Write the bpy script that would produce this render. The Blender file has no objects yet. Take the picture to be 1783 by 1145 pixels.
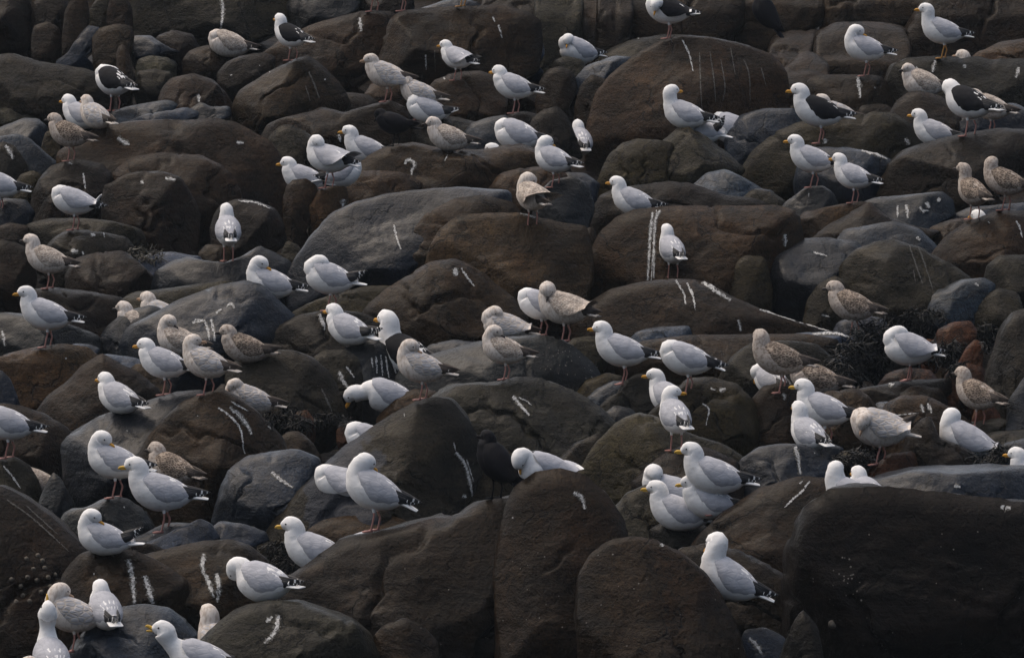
import bpy, math, random
import numpy as np
from mathutils import Vector
from mathutils.bvhtree import BVHTree

S = bpy.context.scene
COL = S.collection

# ------------------------------------------------------------------ camera
PITCH = math.radians(6.0)
F = 10710.0                       # focal length in photo pixels
CAM = np.array((0.0, 0.0, 8.0))
FW = np.array((0.0, math.cos(PITCH), -math.sin(PITCH)))
UP = np.array((0.0, math.sin(PITCH), math.cos(PITCH)))
RT = np.array((1.0, 0.0, 0.0))
cam_data = bpy.data.cameras.new('camera')
cam_data.sensor_width = 36.0
cam_data.lens = 36.0 * F / 1783.0
cam_data.clip_start = 1.0
cam_data.clip_end = 5000.0
cam = bpy.data.objects.new('camera', cam_data)
cam.location = CAM
cam.rotation_euler = (math.radians(90) - PITCH, 0, 0)
COL.objects.link(cam)
S.camera = cam

# ------------------------------------------------------------------ light: dull, cool daylight
SUN_EL, SUN_AZ = math.radians(64), math.radians(-55)     # azimuth from +Y (away from camera), negative = left
world = bpy.data.worlds.new('World')
S.world = world
world.use_nodes = True
wn = world.node_tree
sky = wn.nodes.new('ShaderNodeTexSky')
sky.sky_type = 'NISHITA'
sky.sun_disc = False
sky.sun_elevation = SUN_EL
sky.sun_rotation = SUN_AZ
sky.air_density = 1.1
sky.dust_density = 8.0
sky.ozone_density = 0.6
bg = wn.nodes['Background']
bg.inputs['Strength'].default_value = 0.115
wn.links.new(sky.outputs[0], bg.inputs['Color'])
sun_data = bpy.data.lights.new('sun', 'SUN')
sun_data.energy = 0.8
sun_data.angle = math.radians(120)
sun_data.color = (1.0, 0.99, 0.97)
sun = bpy.data.objects.new('sun', sun_data)
_d = Vector((math.sin(SUN_AZ) * math.cos(SUN_EL), math.cos(SUN_AZ) * math.cos(SUN_EL), math.sin(SUN_EL)))
sun.rotation_euler = _d.to_track_quat('Z', 'Y').to_euler()
sun.location = (0, 50, 30)
COL.objects.link(sun)
vs = S.view_settings
vs.view_transform = 'Standard'
vs.look = 'None'
vs.gamma = 1.0
vs.use_curve_mapping = False
vs.exposure = 0.3

# ------------------------------------------------------------------ helpers
def depth(y):
    """distance along the view axis of the shore at photo row y"""
    return 45.0 + (860.0 - y) * 0.01863

def pt(x, y, d):
    return CAM + FW * d + RT * ((x - 891.5) * d / F) + UP * ((572.5 - y) * d / F)

def ray(x, y):
    d = FW + RT * ((x - 891.5) / F) + UP * ((572.5 - y) / F)
    return d / np.linalg.norm(d)

_rng = np.random.RandomState(7)
_perm = _rng.permutation(256)
_perm = np.concatenate([_perm, _perm, _perm])
_grad = _rng.normal(size=(256, 3))
_grad /= np.linalg.norm(_grad, axis=1)[:, None]

def perlin(p):
    i = np.floor(p).astype(int)
    f = p - i
    i &= 255
    u = f * f * f * (f * (f * 6 - 15) + 10)
    out = 0
    for dx in (0, 1):
        wx = u[:, 0] if dx else 1 - u[:, 0]
        for dy in (0, 1):
            wy = u[:, 1] if dy else 1 - u[:, 1]
            for dz in (0, 1):
                wz = u[:, 2] if dz else 1 - u[:, 2]
                h = _perm[_perm[_perm[i[:, 0] + dx] + i[:, 1] + dy] + i[:, 2] + dz]
                g = _grad[h]
                out = out + wx * wy * wz * ((f[:, 0] - dx) * g[:, 0] + (f[:, 1] - dy) * g[:, 1] + (f[:, 2] - dz) * g[:, 2])
    return out * 1.5

def fractal(p, n=3):
    o, a = 0, 1.0
    for k in range(n):
        o = o + a * perlin(p * 2.03 ** k + 17.3 * k)
        a *= 0.5
    return o

def link_mesh(name, verts, faces, mats, parent=None, mat_idx=None, smooth=True):
    me = bpy.data.meshes.new(name)
    me.from_pydata([tuple(map(float, v)) for v in verts], [], [tuple(map(int, f)) for f in faces])
    for m in (mats if isinstance(mats, (list, tuple)) else [mats]):
        me.materials.append(m)
    if mat_idx is not None:
        me.polygons.foreach_set('material_index', np.asarray(mat_idx, dtype=np.int32))
    me.polygons.foreach_set('use_smooth', np.full(len(me.polygons), smooth))
    me.update()
    o = bpy.data.objects.new(name, me)
    COL.objects.link(o)
    if parent is not None:
        o.parent = parent
    return o

def tag(o, label, cat, group=None, kind=None):
    if label: o['label'] = label
    if cat: o['category'] = cat
    if group: o['group'] = group
    if kind: o['kind'] = kind
    return o

# ------------------------------------------------------------------ materials
def new_mat(name):
    m = bpy.data.materials.new(name)
    m.use_nodes = True
    nt = m.node_tree
    return m, nt, nt.nodes['Principled BSDF']

def N(nt, t, **kw):
    n = nt.nodes.new(t)
    for k, v in kw.items():
        if k.startswith('i_'):
            n.inputs[k[2:].replace('_', ' ')].default_value = v
        else:
            setattr(n, k, v)
    return n

def mixc(nt, fac, a, b, mode='MIX'):
    n = nt.nodes.new('ShaderNodeMix')
    n.data_type = 'RGBA'
    n.blend_type = mode
    for s, v in ((n.inputs[0], fac), (n.inputs[6], a), (n.inputs[7], b)):
        if hasattr(v, 'links'):
            nt.links.new(v, s)
        elif isinstance(v, (int, float)):
            s.default_value = v
        else:
            s.default_value = (*v, 1)
    return n.outputs[2]

def ramp(nt, src, lo, hi, a=0.0, b=1.0):
    n = nt.nodes.new('ShaderNodeMapRange')
    n.inputs[1].default_value = lo
    n.inputs[2].default_value = hi
    n.inputs[3].default_value = a
    n.inputs[4].default_value = b
    n.interpolation_type = 'SMOOTHSTEP'
    nt.links.new(src, n.inputs[0])
    return n.outputs[0]

def rock_mat(name, ca, cb, crust, rust_amt=0.3, rough=(0.34, 0.52), bump=1.0, pits=0.85, spec=0.05, coat=0.5, strata=0.0):
    m, nt, b = new_mat(name)
    L = nt.links.new
    tc = N(nt, 'ShaderNodeTexCoord')
    oi = N(nt, 'ShaderNodeObjectInfo')
    mul = N(nt, 'ShaderNodeMath', operation='MULTIPLY'); mul.inputs[1].default_value = 57.0
    L(oi.outputs['Random'], mul.inputs[0])
    add = N(nt, 'ShaderNodeVectorMath', operation='ADD')
    L(tc.outputs['Object'], add.inputs[0]); L(mul.outputs[0], add.inputs[1])
    P = add.outputs[0]
    def noise(scale, detail=4, rough_=0.55, dist=0.0, src=P):
        n = N(nt, 'ShaderNodeTexNoise')
        n.inputs['Scale'].default_value = scale
        n.inputs['Detail'].default_value = detail
        n.inputs['Roughness'].default_value = rough_
        n.inputs['Distortion'].default_value = dist
        L(src, n.inputs['Vector'])
        return n.outputs['Fac']
    n1 = noise(2.3, 5, 0.6, 0.4)
    n2 = noise(9, 5, 0.6)
    n3 = noise(70, 3, 0.7)
    n4 = noise(1.6, 3, 0.5, 0.8)
    nf = noise(26, 4, 0.65)
    c = mixc(nt, ramp(nt, n1, 0.38, 0.62), ca, cb)
    c = mixc(nt, ramp(nt, n4, 0.52, 0.68, 0, rust_amt), c, crust)
    c = mixc(nt, 1.0, c, mixc(nt, ramp(nt, n2, 0.3, 0.7), (0.72, 0.72, 0.72), (1.22, 1.22, 1.22)), 'MULTIPLY')
    c = mixc(nt, 1.0, c, mixc(nt, ramp(nt, n3, 0.25, 0.75), (0.45, 0.45, 0.45), (1.55, 1.55, 1.55)), 'MULTIPLY')
    # pits, dark lichen flecks and pale salt flecks
    vo = N(nt, 'ShaderNodeTexVoronoi'); vo.inputs['Scale'].default_value = 22
    L(P, vo.inputs['Vector'])
    pit = ramp(nt, vo.outputs['Distance'], 0.10, 0.26, 1, 0)
    pitm = N(nt, 'ShaderNodeMath', operation='MULTIPLY'); L(pit, pitm.inputs[0]); L(ramp(nt, nf, 0.44, 0.58), pitm.inputs[1])
    pitk = N(nt, 'ShaderNodeMath', operation='MULTIPLY'); L(pitm.outputs[0], pitk.inputs[0]); pitk.inputs[1].default_value = pits
    c = mixc(nt, pitk.outputs[0], c, (0.012, 0.010, 0.009))
    # pale weathering patches
    n5 = noise(5.0, 6, 0.7, 0.5)
    c = mixc(nt, ramp(nt, n5, 0.60, 0.75, 0, 0.35), c, (0.16, 0.155, 0.15))
    # bedding lines, dark algae patches with ragged edges, fine fissures
    mp = N(nt, 'ShaderNodeMapping'); mp.inputs['Scale'].default_value = (1.6, 1.6, 15.0); mp.inputs['Rotation'].default_value = (0.25, 0.3, 0.0)
    L(P, mp.inputs[0])
    nb = noise(1.6, 4, 0.6, 0.6, src=mp.outputs[0])
    c = mixc(nt, 1.0, c, mixc(nt, ramp(nt, nb, 0.35, 0.65), (0.78, 0.78, 0.80), (1.16, 1.15, 1.12)), 'MULTIPLY')
    n6 = noise(1.15, 8, 0.62, 0.3)
    c = mixc(nt, ramp(nt, n6, 0.53, 0.58, 0, 0.55), c, mixc(nt, 1.0, c, (0.42, 0.44, 0.46), 'MULTIPLY'))
    nw = noise(3.0, 3, 0.5)
    wv = N(nt, 'ShaderNodeVectorMath', operation='MULTIPLY_ADD')
    cmb = N(nt, 'ShaderNodeCombineXYZ'); L(nw, cmb.inputs[0]); L(n2, cmb.inputs[1]); L(n1, cmb.inputs[2])
    L(cmb.outputs[0], wv.inputs[0]); wv.inputs[1].default_value = (0.55, 0.55, 0.55); L(P, wv.inputs[2])
    ve = N(nt, 'ShaderNodeTexVoronoi', feature='DISTANCE_TO_EDGE'); ve.inputs['Scale'].default_value = 1.7
    L(wv.outputs[0], ve.inputs['Vector'])
    cm = N(nt, 'ShaderNodeMath', operation='MULTIPLY'); L(ramp(nt, ve.outputs['Distance'], 0.004, 0.022, 1, 0), cm.inputs[0]); L(ramp(nt, n4, 0.46, 0.56), cm.inputs[1])
    c = mixc(nt, cm.outputs[0], c, mixc(nt, 1.0, c, (0.30, 0.30, 0.30), 'MULTIPLY'))
    tint = mixc(nt, 1.0, mixc(nt, 1.0, c, (0.262, 0.240, 0.172), 'MULTIPLY'), oi.outputs['Color'], 'MULTIPLY')
    L(tint, b.inputs['Base Color'])
    L(ramp(nt, n2, 0.3, 0.7, rough[0], rough[1]), b.inputs['Roughness'])
    b.inputs['Specular IOR Level'].default_value = spec
    b.inputs['Coat Weight'].default_value = coat
    b.inputs['Coat Roughness'].default_value = 0.27
    b.inputs['Coat IOR'].default_value = 1.16
    # bump
    h1 = N(nt, 'ShaderNodeMath', operation='MULTIPLY'); h1.inputs[1].default_value = 0.5; L(n3, h1.inputs[0])
    h2 = N(nt, 'ShaderNodeMath', operation='ADD'); L(nf, h2.inputs[0]); L(h1.outputs[0], h2.inputs[1])
    h3 = N(nt, 'ShaderNodeMath', operation='MULTIPLY_ADD'); L(pitm.outputs[0], h3.inputs[0]); h3.inputs[1].default_value = -0.6; L(h2.outputs[0], h3.inputs[2])
    h4 = N(nt, 'ShaderNodeMath', operation='MULTIPLY_ADD'); L(n2, h4.inputs[0]); h4.inputs[1].default_value = 0.3; L(h3.outputs[0], h4.inputs[2])
    bp = N(nt, 'ShaderNodeBump'); bp.inputs['Strength'].default_value = 0.95 * bump; bp.inputs['Distance'].default_value = 0.02
    h5 = N(nt, 'ShaderNodeMath', operation='MULTIPLY_ADD'); L(cm.outputs[0], h5.inputs[0]); h5.inputs[1].default_value = -1.2; L(h4.outputs[0], h5.inputs[2])
    h6 = N(nt, 'ShaderNodeMath', operation='MULTIPLY_ADD'); L(nb, h6.inputs[0]); h6.inputs[1].default_value = 0.7; L(h5.outputs[0], h6.inputs[2])
    vc = N(nt, 'ShaderNodeTexVoronoi'); vc.inputs['Scale'].default_value = 6.5; L(wv.outputs[0], vc.inputs['Vector'])
    vd = N(nt, 'ShaderNodeTexVoronoi'); vd.inputs['Scale'].default_value = 15.0; L(wv.outputs[0], vd.inputs['Vector'])
    h7 = N(nt, 'ShaderNodeMath', operation='MULTIPLY_ADD'); L(vc.outputs['Distance'], h7.inputs[0]); h7.inputs[1].default_value = 0.9; L(h6.outputs[0], h7.inputs[2])
    h6 = N(nt, 'ShaderNodeMath', operation='MULTIPLY_ADD'); L(vd.outputs['Distance'], h6.inputs[0]); h6.inputs[1].default_value = 0.5; L(h7.outputs[0], h6.inputs[2])
    L(h6.outputs[0], bp.inputs['Height'])
    L(bp.outputs[0], b.inputs['Normal'])
    return m

M = {}
M['b'] = rock_mat('brown_rock', (0.098, 0.063, 0.040), (0.060, 0.042, 0.029), (0.105, 0.060, 0.034), 0.55)
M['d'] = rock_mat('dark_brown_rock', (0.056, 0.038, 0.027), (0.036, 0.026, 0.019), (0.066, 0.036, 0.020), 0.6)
M['w'] = rock_mat('warm_brown_rock', (0.150, 0.094, 0.054), (0.098, 0.064, 0.040), (0.165, 0.085, 0.038), 0.6)
M['g'] = rock_mat('grey_rock', (0.085, 0.080, 0.070), (0.055, 0.053, 0.048), (0.085, 0.062, 0.040), 0.35)
M['u'] = rock_mat('blue_grey_rock', (0.050, 0.080, 0.178), (0.030, 0.046, 0.098), (0.055, 0.055, 0.060), 0.25, rough=(0.28, 0.42), bump=0.6, pits=0.3, spec=0.10, coat=1.0)
M['k'] = rock_mat('black_rock', (0.034, 0.043, 0.064), (0.021, 0.026, 0.038), (0.026, 0.022, 0.018), 0.3, rough=(0.28, 0.42), bump=0.7, pits=0.3, spec=0.10, coat=1.0)
M['r'] = rock_mat('red_rock', (0.260, 0.095, 0.045), (0.170, 0.070, 0.038), (0.260, 0.120, 0.055), 0.5)
M['o'] = rock_mat('olive_rock', (0.105, 0.090, 0.048), (0.075, 0.065, 0.040), (0.095, 0.075, 0.036), 0.4)

def flat_mat(name, col, rough=0.7, var=0.12, scale=40, bump=0.0, spec=0.3, col2=None, lo=0.4, hi=0.6, stretch=None):
    m, nt, b = new_mat(name)
    L = nt.links.new
    tc = N(nt, 'ShaderNodeTexCoord')
    P = tc.outputs['Object']
    if stretch:
        mp = N(nt, 'ShaderNodeMapping'); mp.inputs['Scale'].default_value = stretch
        L(P, mp.inputs[0]); P = mp.outputs[0]
    oi = N(nt, 'ShaderNodeObjectInfo')
    n = N(nt, 'ShaderNodeTexNoise'); n.inputs['Scale'].default_value = scale; n.inputs['Detail'].default_value = 3
    n.noise_dimensions = '4D'
    mul = N(nt, 'ShaderNodeMath', operation='MULTIPLY'); mul.inputs[1].default_value = 31.0
    L(oi.outputs['Random'], mul.inputs[0]); L(mul.outputs[0], n.inputs['W'])
    L(P, n.inputs['Vector'])
    if col2 is None:
        a = tuple(c * (1 - var) for c in col); c2 = tuple(min(1, c * (1 + var)) for c in col)
        c = mixc(nt, ramp(nt, n.outputs['Fac'], 0.3, 0.7), a, c2)
    else:
        c = mixc(nt, ramp(nt, n.outputs['Fac'], lo, hi), col, col2)
    L(c, b.inputs['Base Color'])
    b.inputs['Roughness'].default_value = rough
    b.inputs['Specular IOR Level'].default_value = spec
    if bump:
        bp = N(nt, 'ShaderNodeBump'); bp.inputs['Strength'].default_value = bump; bp.inputs['Distance'].default_value = 0.006
        L(n.outputs['Fac'], bp.inputs['Height']); L(bp.outputs[0], b.inputs['Normal'])
    return m

ROCKS = []
def R(out, bot, kind, z, label, name='boulder', **kw):
    ROCKS.append((out, bot, kind, z, label, name, kw))
# ------------------------------------------------------------------ rocks: top outline, hidden bottom, stone, row of the foot, label
# back wall and top row
R("-60,40 -40,5 0,-14 45,-12 56,20 52,50", 80, 'd', 70, "brown stone in the top corner above the half hidden gull", 'stone')
R("46,52 50,12 75,-12 112,-8 122,25 118,55", 95, 'd', 66, "square dark stone at the top edge beside the corner stone", 'stone')
R("54,66 60,44 84,38 104,50 108,85", 110, 'd', 92, "small brown stone above the large plain grey boulder", 'stone')
R("148,44 160,10 175,-10 190,-8 192,25 186,50", 66, 'g', 45, "pale grey slab leaning at the top edge", 'slab')
R("186,24 192,-8 215,-10 230,15 232,50 225,66", 82, 'd', 60, "dark stone at the top edge against the plain grey wall rock", 'stone')
R("98,106 120,90 140,58 152,45 172,48 178,58 172,82 150,100", 115, 'u', 104, "bluish slanting slab below the pale leaning slab", 'slab')
R("160,66 172,50 200,42 226,45 234,58 230,80 222,110", 130, 'b', 112, "rounded brown stone beside the bluish slanting slab", 'stone')
R("202,86 214,76 224,92 231,125 230,165", 178, 'b', 164, "narrow upright brown stone behind the black-backed gull with a hidden head", 'stone', T=0.15)
R("236,124 240,104 258,97 290,100 308,112 306,128", 136, 'g', 126, "small grey stone under the wet blue capping slab", 'stone', dark=1.8)
R("222,70 236,62 262,62 288,80 314,90 296,92 255,88", 97, 'u', 100, "wet blue capping slab on top of small stones", 'slab', facets=[(80, .55)])
R("234,148 240,124 270,120 298,126 302,145 286,160", 168, 'g', 158, "squarish grey stone behind the tail of the black-backed gull", 'stone')
R("225,50 232,-30 300,-60 420,-60 525,-40 510,20 480,62 400,98 320,105", 125, 'g', 40, "huge smooth grey wall rock with one long white streak", dark=.8)
R("262,84 275,62 300,52 335,60 348,84", 105, 'd', 92, "small dark stone at the foot of the grey wall rock", 'stone')
R("318,104 330,88 360,78 395,84 410,100", 130, 'b', 116, "low brown stone under the resting pale young gull's breast", 'stone')
R("378,128 395,108 420,98 460,92 480,100 476,130", 165, 'd', 150, "reddish stone directly below the resting pale young gull", 'stone')
R("-60,118 -20,98 20,94 60,106 110,114 160,124 192,148 196,178", 218, 'g', 200, "large plain grey boulder behind the black-backed gull with a hidden head", dark=.72, T=.45)
R("-30,196 0,188 40,179 66,178 80,190 84,208", 228, 'g', 206, "flat grey stone at the frame edge below the large plain boulder", 'stone')
R("-30,240 0,222 40,206 66,207 82,222 80,244", 264, 'u', 240, "blue-grey stone between the flat grey stone and the smooth blue one", 'stone')
R("70,262 78,232 92,224 104,236 106,268", 285, 'o', 262, "narrow olive stone behind the young gull with the dark wing tip", 'stone')
R("-30,250 0,238 30,234 52,242 75,264 100,284 92,300", 322, 'u', 292, "smooth deep blue stone at the frame edge", 'stone', dark=1.5, e=2.35)
R("-30,262 5,247 25,254 46,285 52,306", 324, 'g', 312, "grey stone with a white streak in front of the smooth deep blue stone", 'stone')
R("272,184 283,152 298,136 335,128 370,140 395,164 408,188 400,206", 226, 'b', 200, "angular brown boulder with a short white streak at its foot")
R("176,204 190,196 220,186 290,174 306,178 316,190 255,204", 218, 'u', 208, "wet bluish slab under the feet of the black-backed gull with a hidden head", 'slab', facets=[(85, .5)], dark=1.8)
R("205,218 255,200 322,187 345,194 352,206 300,216", 230, 'u', 216, "second wet slab in front of the one the black-backed gull stands on", 'slab', facets=[(85, .5)], dark=1.7)
R("330,190 350,178 366,186 400,185 404,206 362,214", 226, 'u', 212, "jagged dark blue stone beside the two wet slabs", 'stone', dark=.7)
R("100,270 128,248 150,236 175,222 240,214 290,209 320,212 370,207 405,212 440,232 470,250 490,280 502,330 496,380", 430, 'b', 325, "widest flat topped brown boulder with white splashes below the slabs", facets=[(90, .62), (60, .9)], T=.55)
R("195,305 215,284 240,272 290,267 350,271 390,290 412,315 418,355", 410, 'b', 362, "brown boulder nested under the widest flat topped boulder", facets=[(88, .6)], T=.42)
R("176,345 184,322 205,308 240,300 280,298 315,312 335,345 348,375 345,425", 475, 'd', 398, "rounded dark brown boulder behind the preening gull with raised tail", facets=[(92, .7)], T=.42, e=2.35)
R("52,372 58,335 70,308 90,288 130,278 175,285 196,305 190,345", 412, 'd', 372, "dark brown boulder under the young gull with the dark wing tip", T=.4)
R("18,332 35,304 55,297 74,304 70,335 45,350", 360, 'o', 345, "yellowish olive stone beside the gull cut by the frame edge", 'stone')
R("-30,358 0,345 45,348 62,372 50,398", 412, 'u', 396, "dark slate stone under the gull cut by the frame edge", 'stone', dark=.7)
R("36,416 48,390 90,380 130,381 190,384 240,398 256,424", 452, 'g', 432, "low grey brown boulder behind the perch of the raised tail gull")
R("-30,402 15,388 50,393 52,425", 455, 'b', 436, "brown stone at the frame edge beside the low grey brown boulder", 'stone')
R("70,440 90,418 112,404 130,399 155,402 190,408 218,412 234,432 240,456", 478, 'g', 468, "grey boulder on which the gull with raised tail stands", facets=[(95, .55)])
R("-30,432 0,418 30,424 56,438 62,475", 540, 'd', 505, "dark boulder at the frame edge beside the streaky young gull")
R("112,480 128,452 170,440 214,437 236,454 266,480 278,508 256,526", 540, 'd', 508, "lumpy dark brown boulder right behind the streaky young gull's flat slab", rough=1.8)
R("48,516 60,502 92,501 160,509 208,517 214,526 205,562", 596, 'd', 566, "flat blue topped slab on which the streaky young gull stands", 'slab', facets=[(88, .42)], e=4.0)
R("238,454 262,441 300,439 345,446 352,458 338,472", 480, 'u', 470, "wet bluish stone behind the jagged slate rock", 'stone', facets=[(90, .5)], dark=2.0)
R("264,500 272,472 300,455 330,447 360,456 390,458 418,449 448,429 475,440 505,455 524,484 510,510", 540, 'u', 515, "jagged slate blue rock under the gull facing away", dark=0.5, facets=[(90, .95)])
R("346,440 360,425 392,428 410,440", 458, 'b', 444, "small brown stone between the feet of the gull facing away", 'stone')
R("366,400 372,375 385,355 415,347 445,350 480,365 494,390 500,425 470,446", 476, 'd', 438, "rounded brown boulder beside the gull facing away", facets=[(85, .55)])
R("486,446 500,418 520,428 530,452", 470, 'g', 452, "small grey stone at the foot of the great blue boulder", 'stone')
R("172,575 200,530 230,510 290,502 370,492 402,489 400,512 330,545", 606, 'o', 545, "long olive brown boulder behind the dark boulder with many white splashes", facets=[(90, .6)])
R("168,596 185,570 215,545 260,532 292,540 286,570 250,600", 640, 'u', 580, "dark slate stone under the two hiding young gulls", 'stone', dark=.6)
R("212,598 222,572 255,553 320,520 380,497 425,490 455,497 490,530 512,552 504,580 480,612", 660, 'u', 612, "great dark slate boulder with many white splashes on top", dark=0.6, facets=[(112, .62)], T=.5)
R("-40,562 0,545 60,548 120,566 172,584 176,640", 660, 'k', 596, "low black stone behind the tall grey gull on the brown ridge", dark=1.4)
# second row of the shore, from one side to the other
R("-60,645 0,620 60,605 110,599 150,605 172,625 180,668", 730, 'w', 690, "brown ridge on which the tall grey gull stands in profile", facets=[(90, .8)])
R("118,606 128,598 158,600 175,608 166,622 140,620", 632, 'u', 622, "pale wet stone behind the brown ridge", 'stone', facets=[(90, .4)], dark=2.4)
R("165,632 182,616 230,622 262,633 230,650", 668, 'u', 645, "pale wet slab between the brown ridge and the pointed brown boulder", 'slab', facets=[(90, .4)], dark=2.4)
R("218,652 236,635 262,638 288,660 304,700 280,720", 740, 'w', 705, "brown stone behind the feet of the three standing gulls", 'stone')
R("60,720 85,690 110,670 140,640 176,617 205,634 240,650 270,675 288,710 250,750", 800, 'b', 735, "pointed brown boulder behind the gull sitting on the blue boulder", facets=[(60, .8), (130, .85)])
R("-40,660 0,644 16,660 30,690 38,720 20,750", 770, 'u', 722, "dark smooth blue stone at the frame edge under the pointed brown boulder", 'stone', dark=.8)
R("-40,716 0,704 40,708 76,722 100,735 122,752 118,790", 850, 'd', 800, "dark brown boulder behind the gull with the cut off breast", facets=[(80, .7)])
R("106,775 118,758 140,745 165,728 200,718 260,698 300,685 350,680 372,700 340,770 280,820", 910, 'u', 850, "large smooth blue boulder behind the gull with tucked head", facets=[(125, .7), (60, .8)], dark=0.55, T=.5)
R("238,806 260,760 290,725 320,700 355,688 386,680 412,690 450,720 490,762 505,800 460,840", 910, 'b', 870, "big domed brown boulder with three branching white streaks", facets=[(40, .75)], T=.5, e=2.35)
R("466,780 482,766 500,752 522,751 545,774 560,798", 830, 'b', 808, "brown hump beside the domed boulder with branching streaks", 'stone')
R("392,690 395,645 415,625 440,614 470,611 512,612 542,625 575,650 592,690 604,726", 760, 'g', 735, "grey boulder under the brown young gull with dark tail", facets=[(80, .8), (20, .8)])
R("368,690 385,668 420,680 455,690 470,706 460,730", 745, 'd', 715, "dark stone below the sleeping gull's round head", 'stone')
R("-40,815 0,800 26,797 50,810 66,838 78,880", 900, 'g', 855, "grey stone with a slanting pale line under the gull with the cut off breast", 'stone')
R("66,880 78,846 92,822 106,834 130,880", 920, 'k', 890, "black stone in the gap beside the striped grey stone", 'stone', dark=1.2)
R("368,910 384,850 400,815 430,795 470,785 520,784 556,800 552,840 510,885", 940, 'u', 908, "blue grey boulder with a short white smear left of the great split boulder", dark=1.35, facets=[(140, .6), (85, .72)])
# bottom corner
R("-90,930 -40,850 0,848 40,870 90,905 130,940 158,964 160,1010 120,1070", 1260, 'd', 1040, "huge brown boulder with limpets filling the lower corner", facets=[(60, .62), (20, .9)], T=.6, dark=1.15)
R("98,918 112,894 125,887 150,884 180,869 200,864 222,870 250,890 270,925", 965, 'k', 936, "black stone under the gull with the tucked head", 'stone', dark=1.5)
R("222,940 250,930 290,910 335,911 360,925 340,946", 968, 'u', 945, "bluish wet slab under the pink foot of the striding gull", 'slab', facets=[(95, .5)], dark=1.6)
R("250,946 290,930 345,904 366,912 384,940 350,952", 972, 'u', 956, "pale edged wet slab right of the striding gull's foot", 'slab', facets=[(90, .5)], dark=1.9)
R("366,920 382,908 420,911 462,926 470,945 420,956", 975, 'u', 948, "dark shiny blue slab below the blue grey boulder", 'slab', facets=[(90, .4)], dark=.9)
R("130,958 150,935 200,938 262,948 300,962 260,980", 990, 'd', 966, "dark stone in the hollow below the gull with raised wings", 'stone')
R("98,1060 108,1000 140,965 190,954 235,960 285,985 325,1010 330,1060", 1120, 'b', 1075, "brown boulder with two long vertical white streaks", facets=[(90, .8)])
R("232,972 300,955 345,945 400,940 432,950 464,976 470,1030 440,1060", 1120, 'b', 1062, "lumpy brown boulder with a forked white streak", facets=[(92, .7)])
R("120,1130 165,1080 190,1068 215,1058 250,1055 290,1060 320,1083 342,1108 338,1150", 1260, 'u', 1165, "flat bluish rock with calling gulls in the lower corner", facets=[(90, .35)], T=.5)
R("336,1160 350,1115 385,1080 420,1060 470,1047 515,1050 560,1063 612,1080 642,1105 664,1150", 1300, 'g', 1190, "rounded grey brown rock with a hooked white streak", facets=[(95, .75)], T=.5)
# middle top
R("492,10 520,-20 600,-40 632,-10 622,22 560,45 530,32", 66, 'k', 40, "black hollow rock at the top edge above the brown ridge", dark=1.3)
R("600,24 625,-10 690,-30 720,-10 720,25", 50, 'd', 30, "dark stone at the top edge behind the cropped gull's legs", 'stone')
R("728,16 768,3 800,-6 832,4 845,16", 34, 'u', 26, "blue slab at the top edge under the yellow feet", 'slab', facets=[(90, .5)])
R("840,20 850,-30 900,-40 945,-30 945,40", 70, 'd', 40, "brown wall block at the top edge above the broad pitted boulder", 'cliff_block', e=6)
R("430,120 455,96 500,60 540,45 590,30 640,19 682,22 700,34 695,80 660,130 610,160", 190, 'b', 120, "brown ridge boulder with a white streak under the cropped gull", facets=[(105, .68)])
R("655,110 668,66 682,34 702,20 760,14 830,10 880,12 922,22 940,38 945,80 936,125 890,150", 178, 'b', 145, "broad reddish brown boulder pitted with dark holes behind the small preening gull", facets=[(90, .85)], e=3.2, T=.5)
R("403,186 418,158 460,130 510,105 535,98 556,112 590,145 608,178 592,206 520,225", 244, 'b', 212, "wedge shaped brown boulder with a pale sloping upper edge", facets=[(120, .62), (35, .9)])
R("560,180 590,160 640,165 660,180 650,200", 225, 'd', 192, "dark stone in the hollow beside the wedge shaped boulder", 'stone')
R("628,175 645,148 666,142 706,146 716,172", 200, 'w', 182, "small reddish boulder under the pale gull with one drooping wing", 'stone')
R("738,165 758,140 780,130 800,126 836,124 866,135 884,170 876,205", 226, 'b', 205, "cracked brown boulder under the small preening gull", facets=[(85, .7)])
R("452,250 468,216 500,204 545,194 560,187 600,196 650,181 682,174 704,186 716,206 734,236", 296, 'b', 250, "wide low brown boulder below the wedge shaped one", facets=[(90, .7)], dark=1.25)
R("462,260 470,236 486,221 502,217 530,228 560,250 566,300", 330, 'g', 285, "grey rounded stone behind the preening gull with spread wing", 'stone')
R("715,226 735,208 765,199 800,206 832,214 852,226 846,250", 272, 'g', 248, "grey brown stone behind the brown gull sitting on the long slab", 'stone')
R("800,240 820,215 850,205 882,200 900,230 880,262", 280, 'u', 262, "blue stone behind the hidden white head", 'stone', dark=.8)
R("592,345 604,304 625,285 660,262 690,251 722,247 760,257 830,261 870,254 905,251 948,266 985,292 980,322 900,335", 355, 'b', 325, "long cracked brown slab under the crow", facets=[(88, .6)], T=.5, strata=1.2)
R("850,330 872,302 910,292 975,290 990,310 960,345", 372, 'w', 345, "warm brown ledge below the gull with dark wing smudges", facets=[(90, .6)])
R("920,250 926,206 946,190 972,186 988,202 1004,240 1014,275 985,290", 305, 'd', 268, "reddish dark stone beside the half hidden gull", 'stone')
R("932,175 940,142 955,122 975,116 998,126 1006,155 990,190", 212, 'd', 172, "dark brown stone above the reddish dark stone", 'stone')
R("1000,185 1010,150 1030,130 1060,140 1060,190", 225, 'd', 190, "brown stone wedged beside the giant domed boulder", 'stone')
R("898,66 915,54 942,55 948,92 942,108 924,98", 114, 'u', 104, "small blue stone against the broad pitted boulder", 'stone', dark=1.8)
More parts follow.
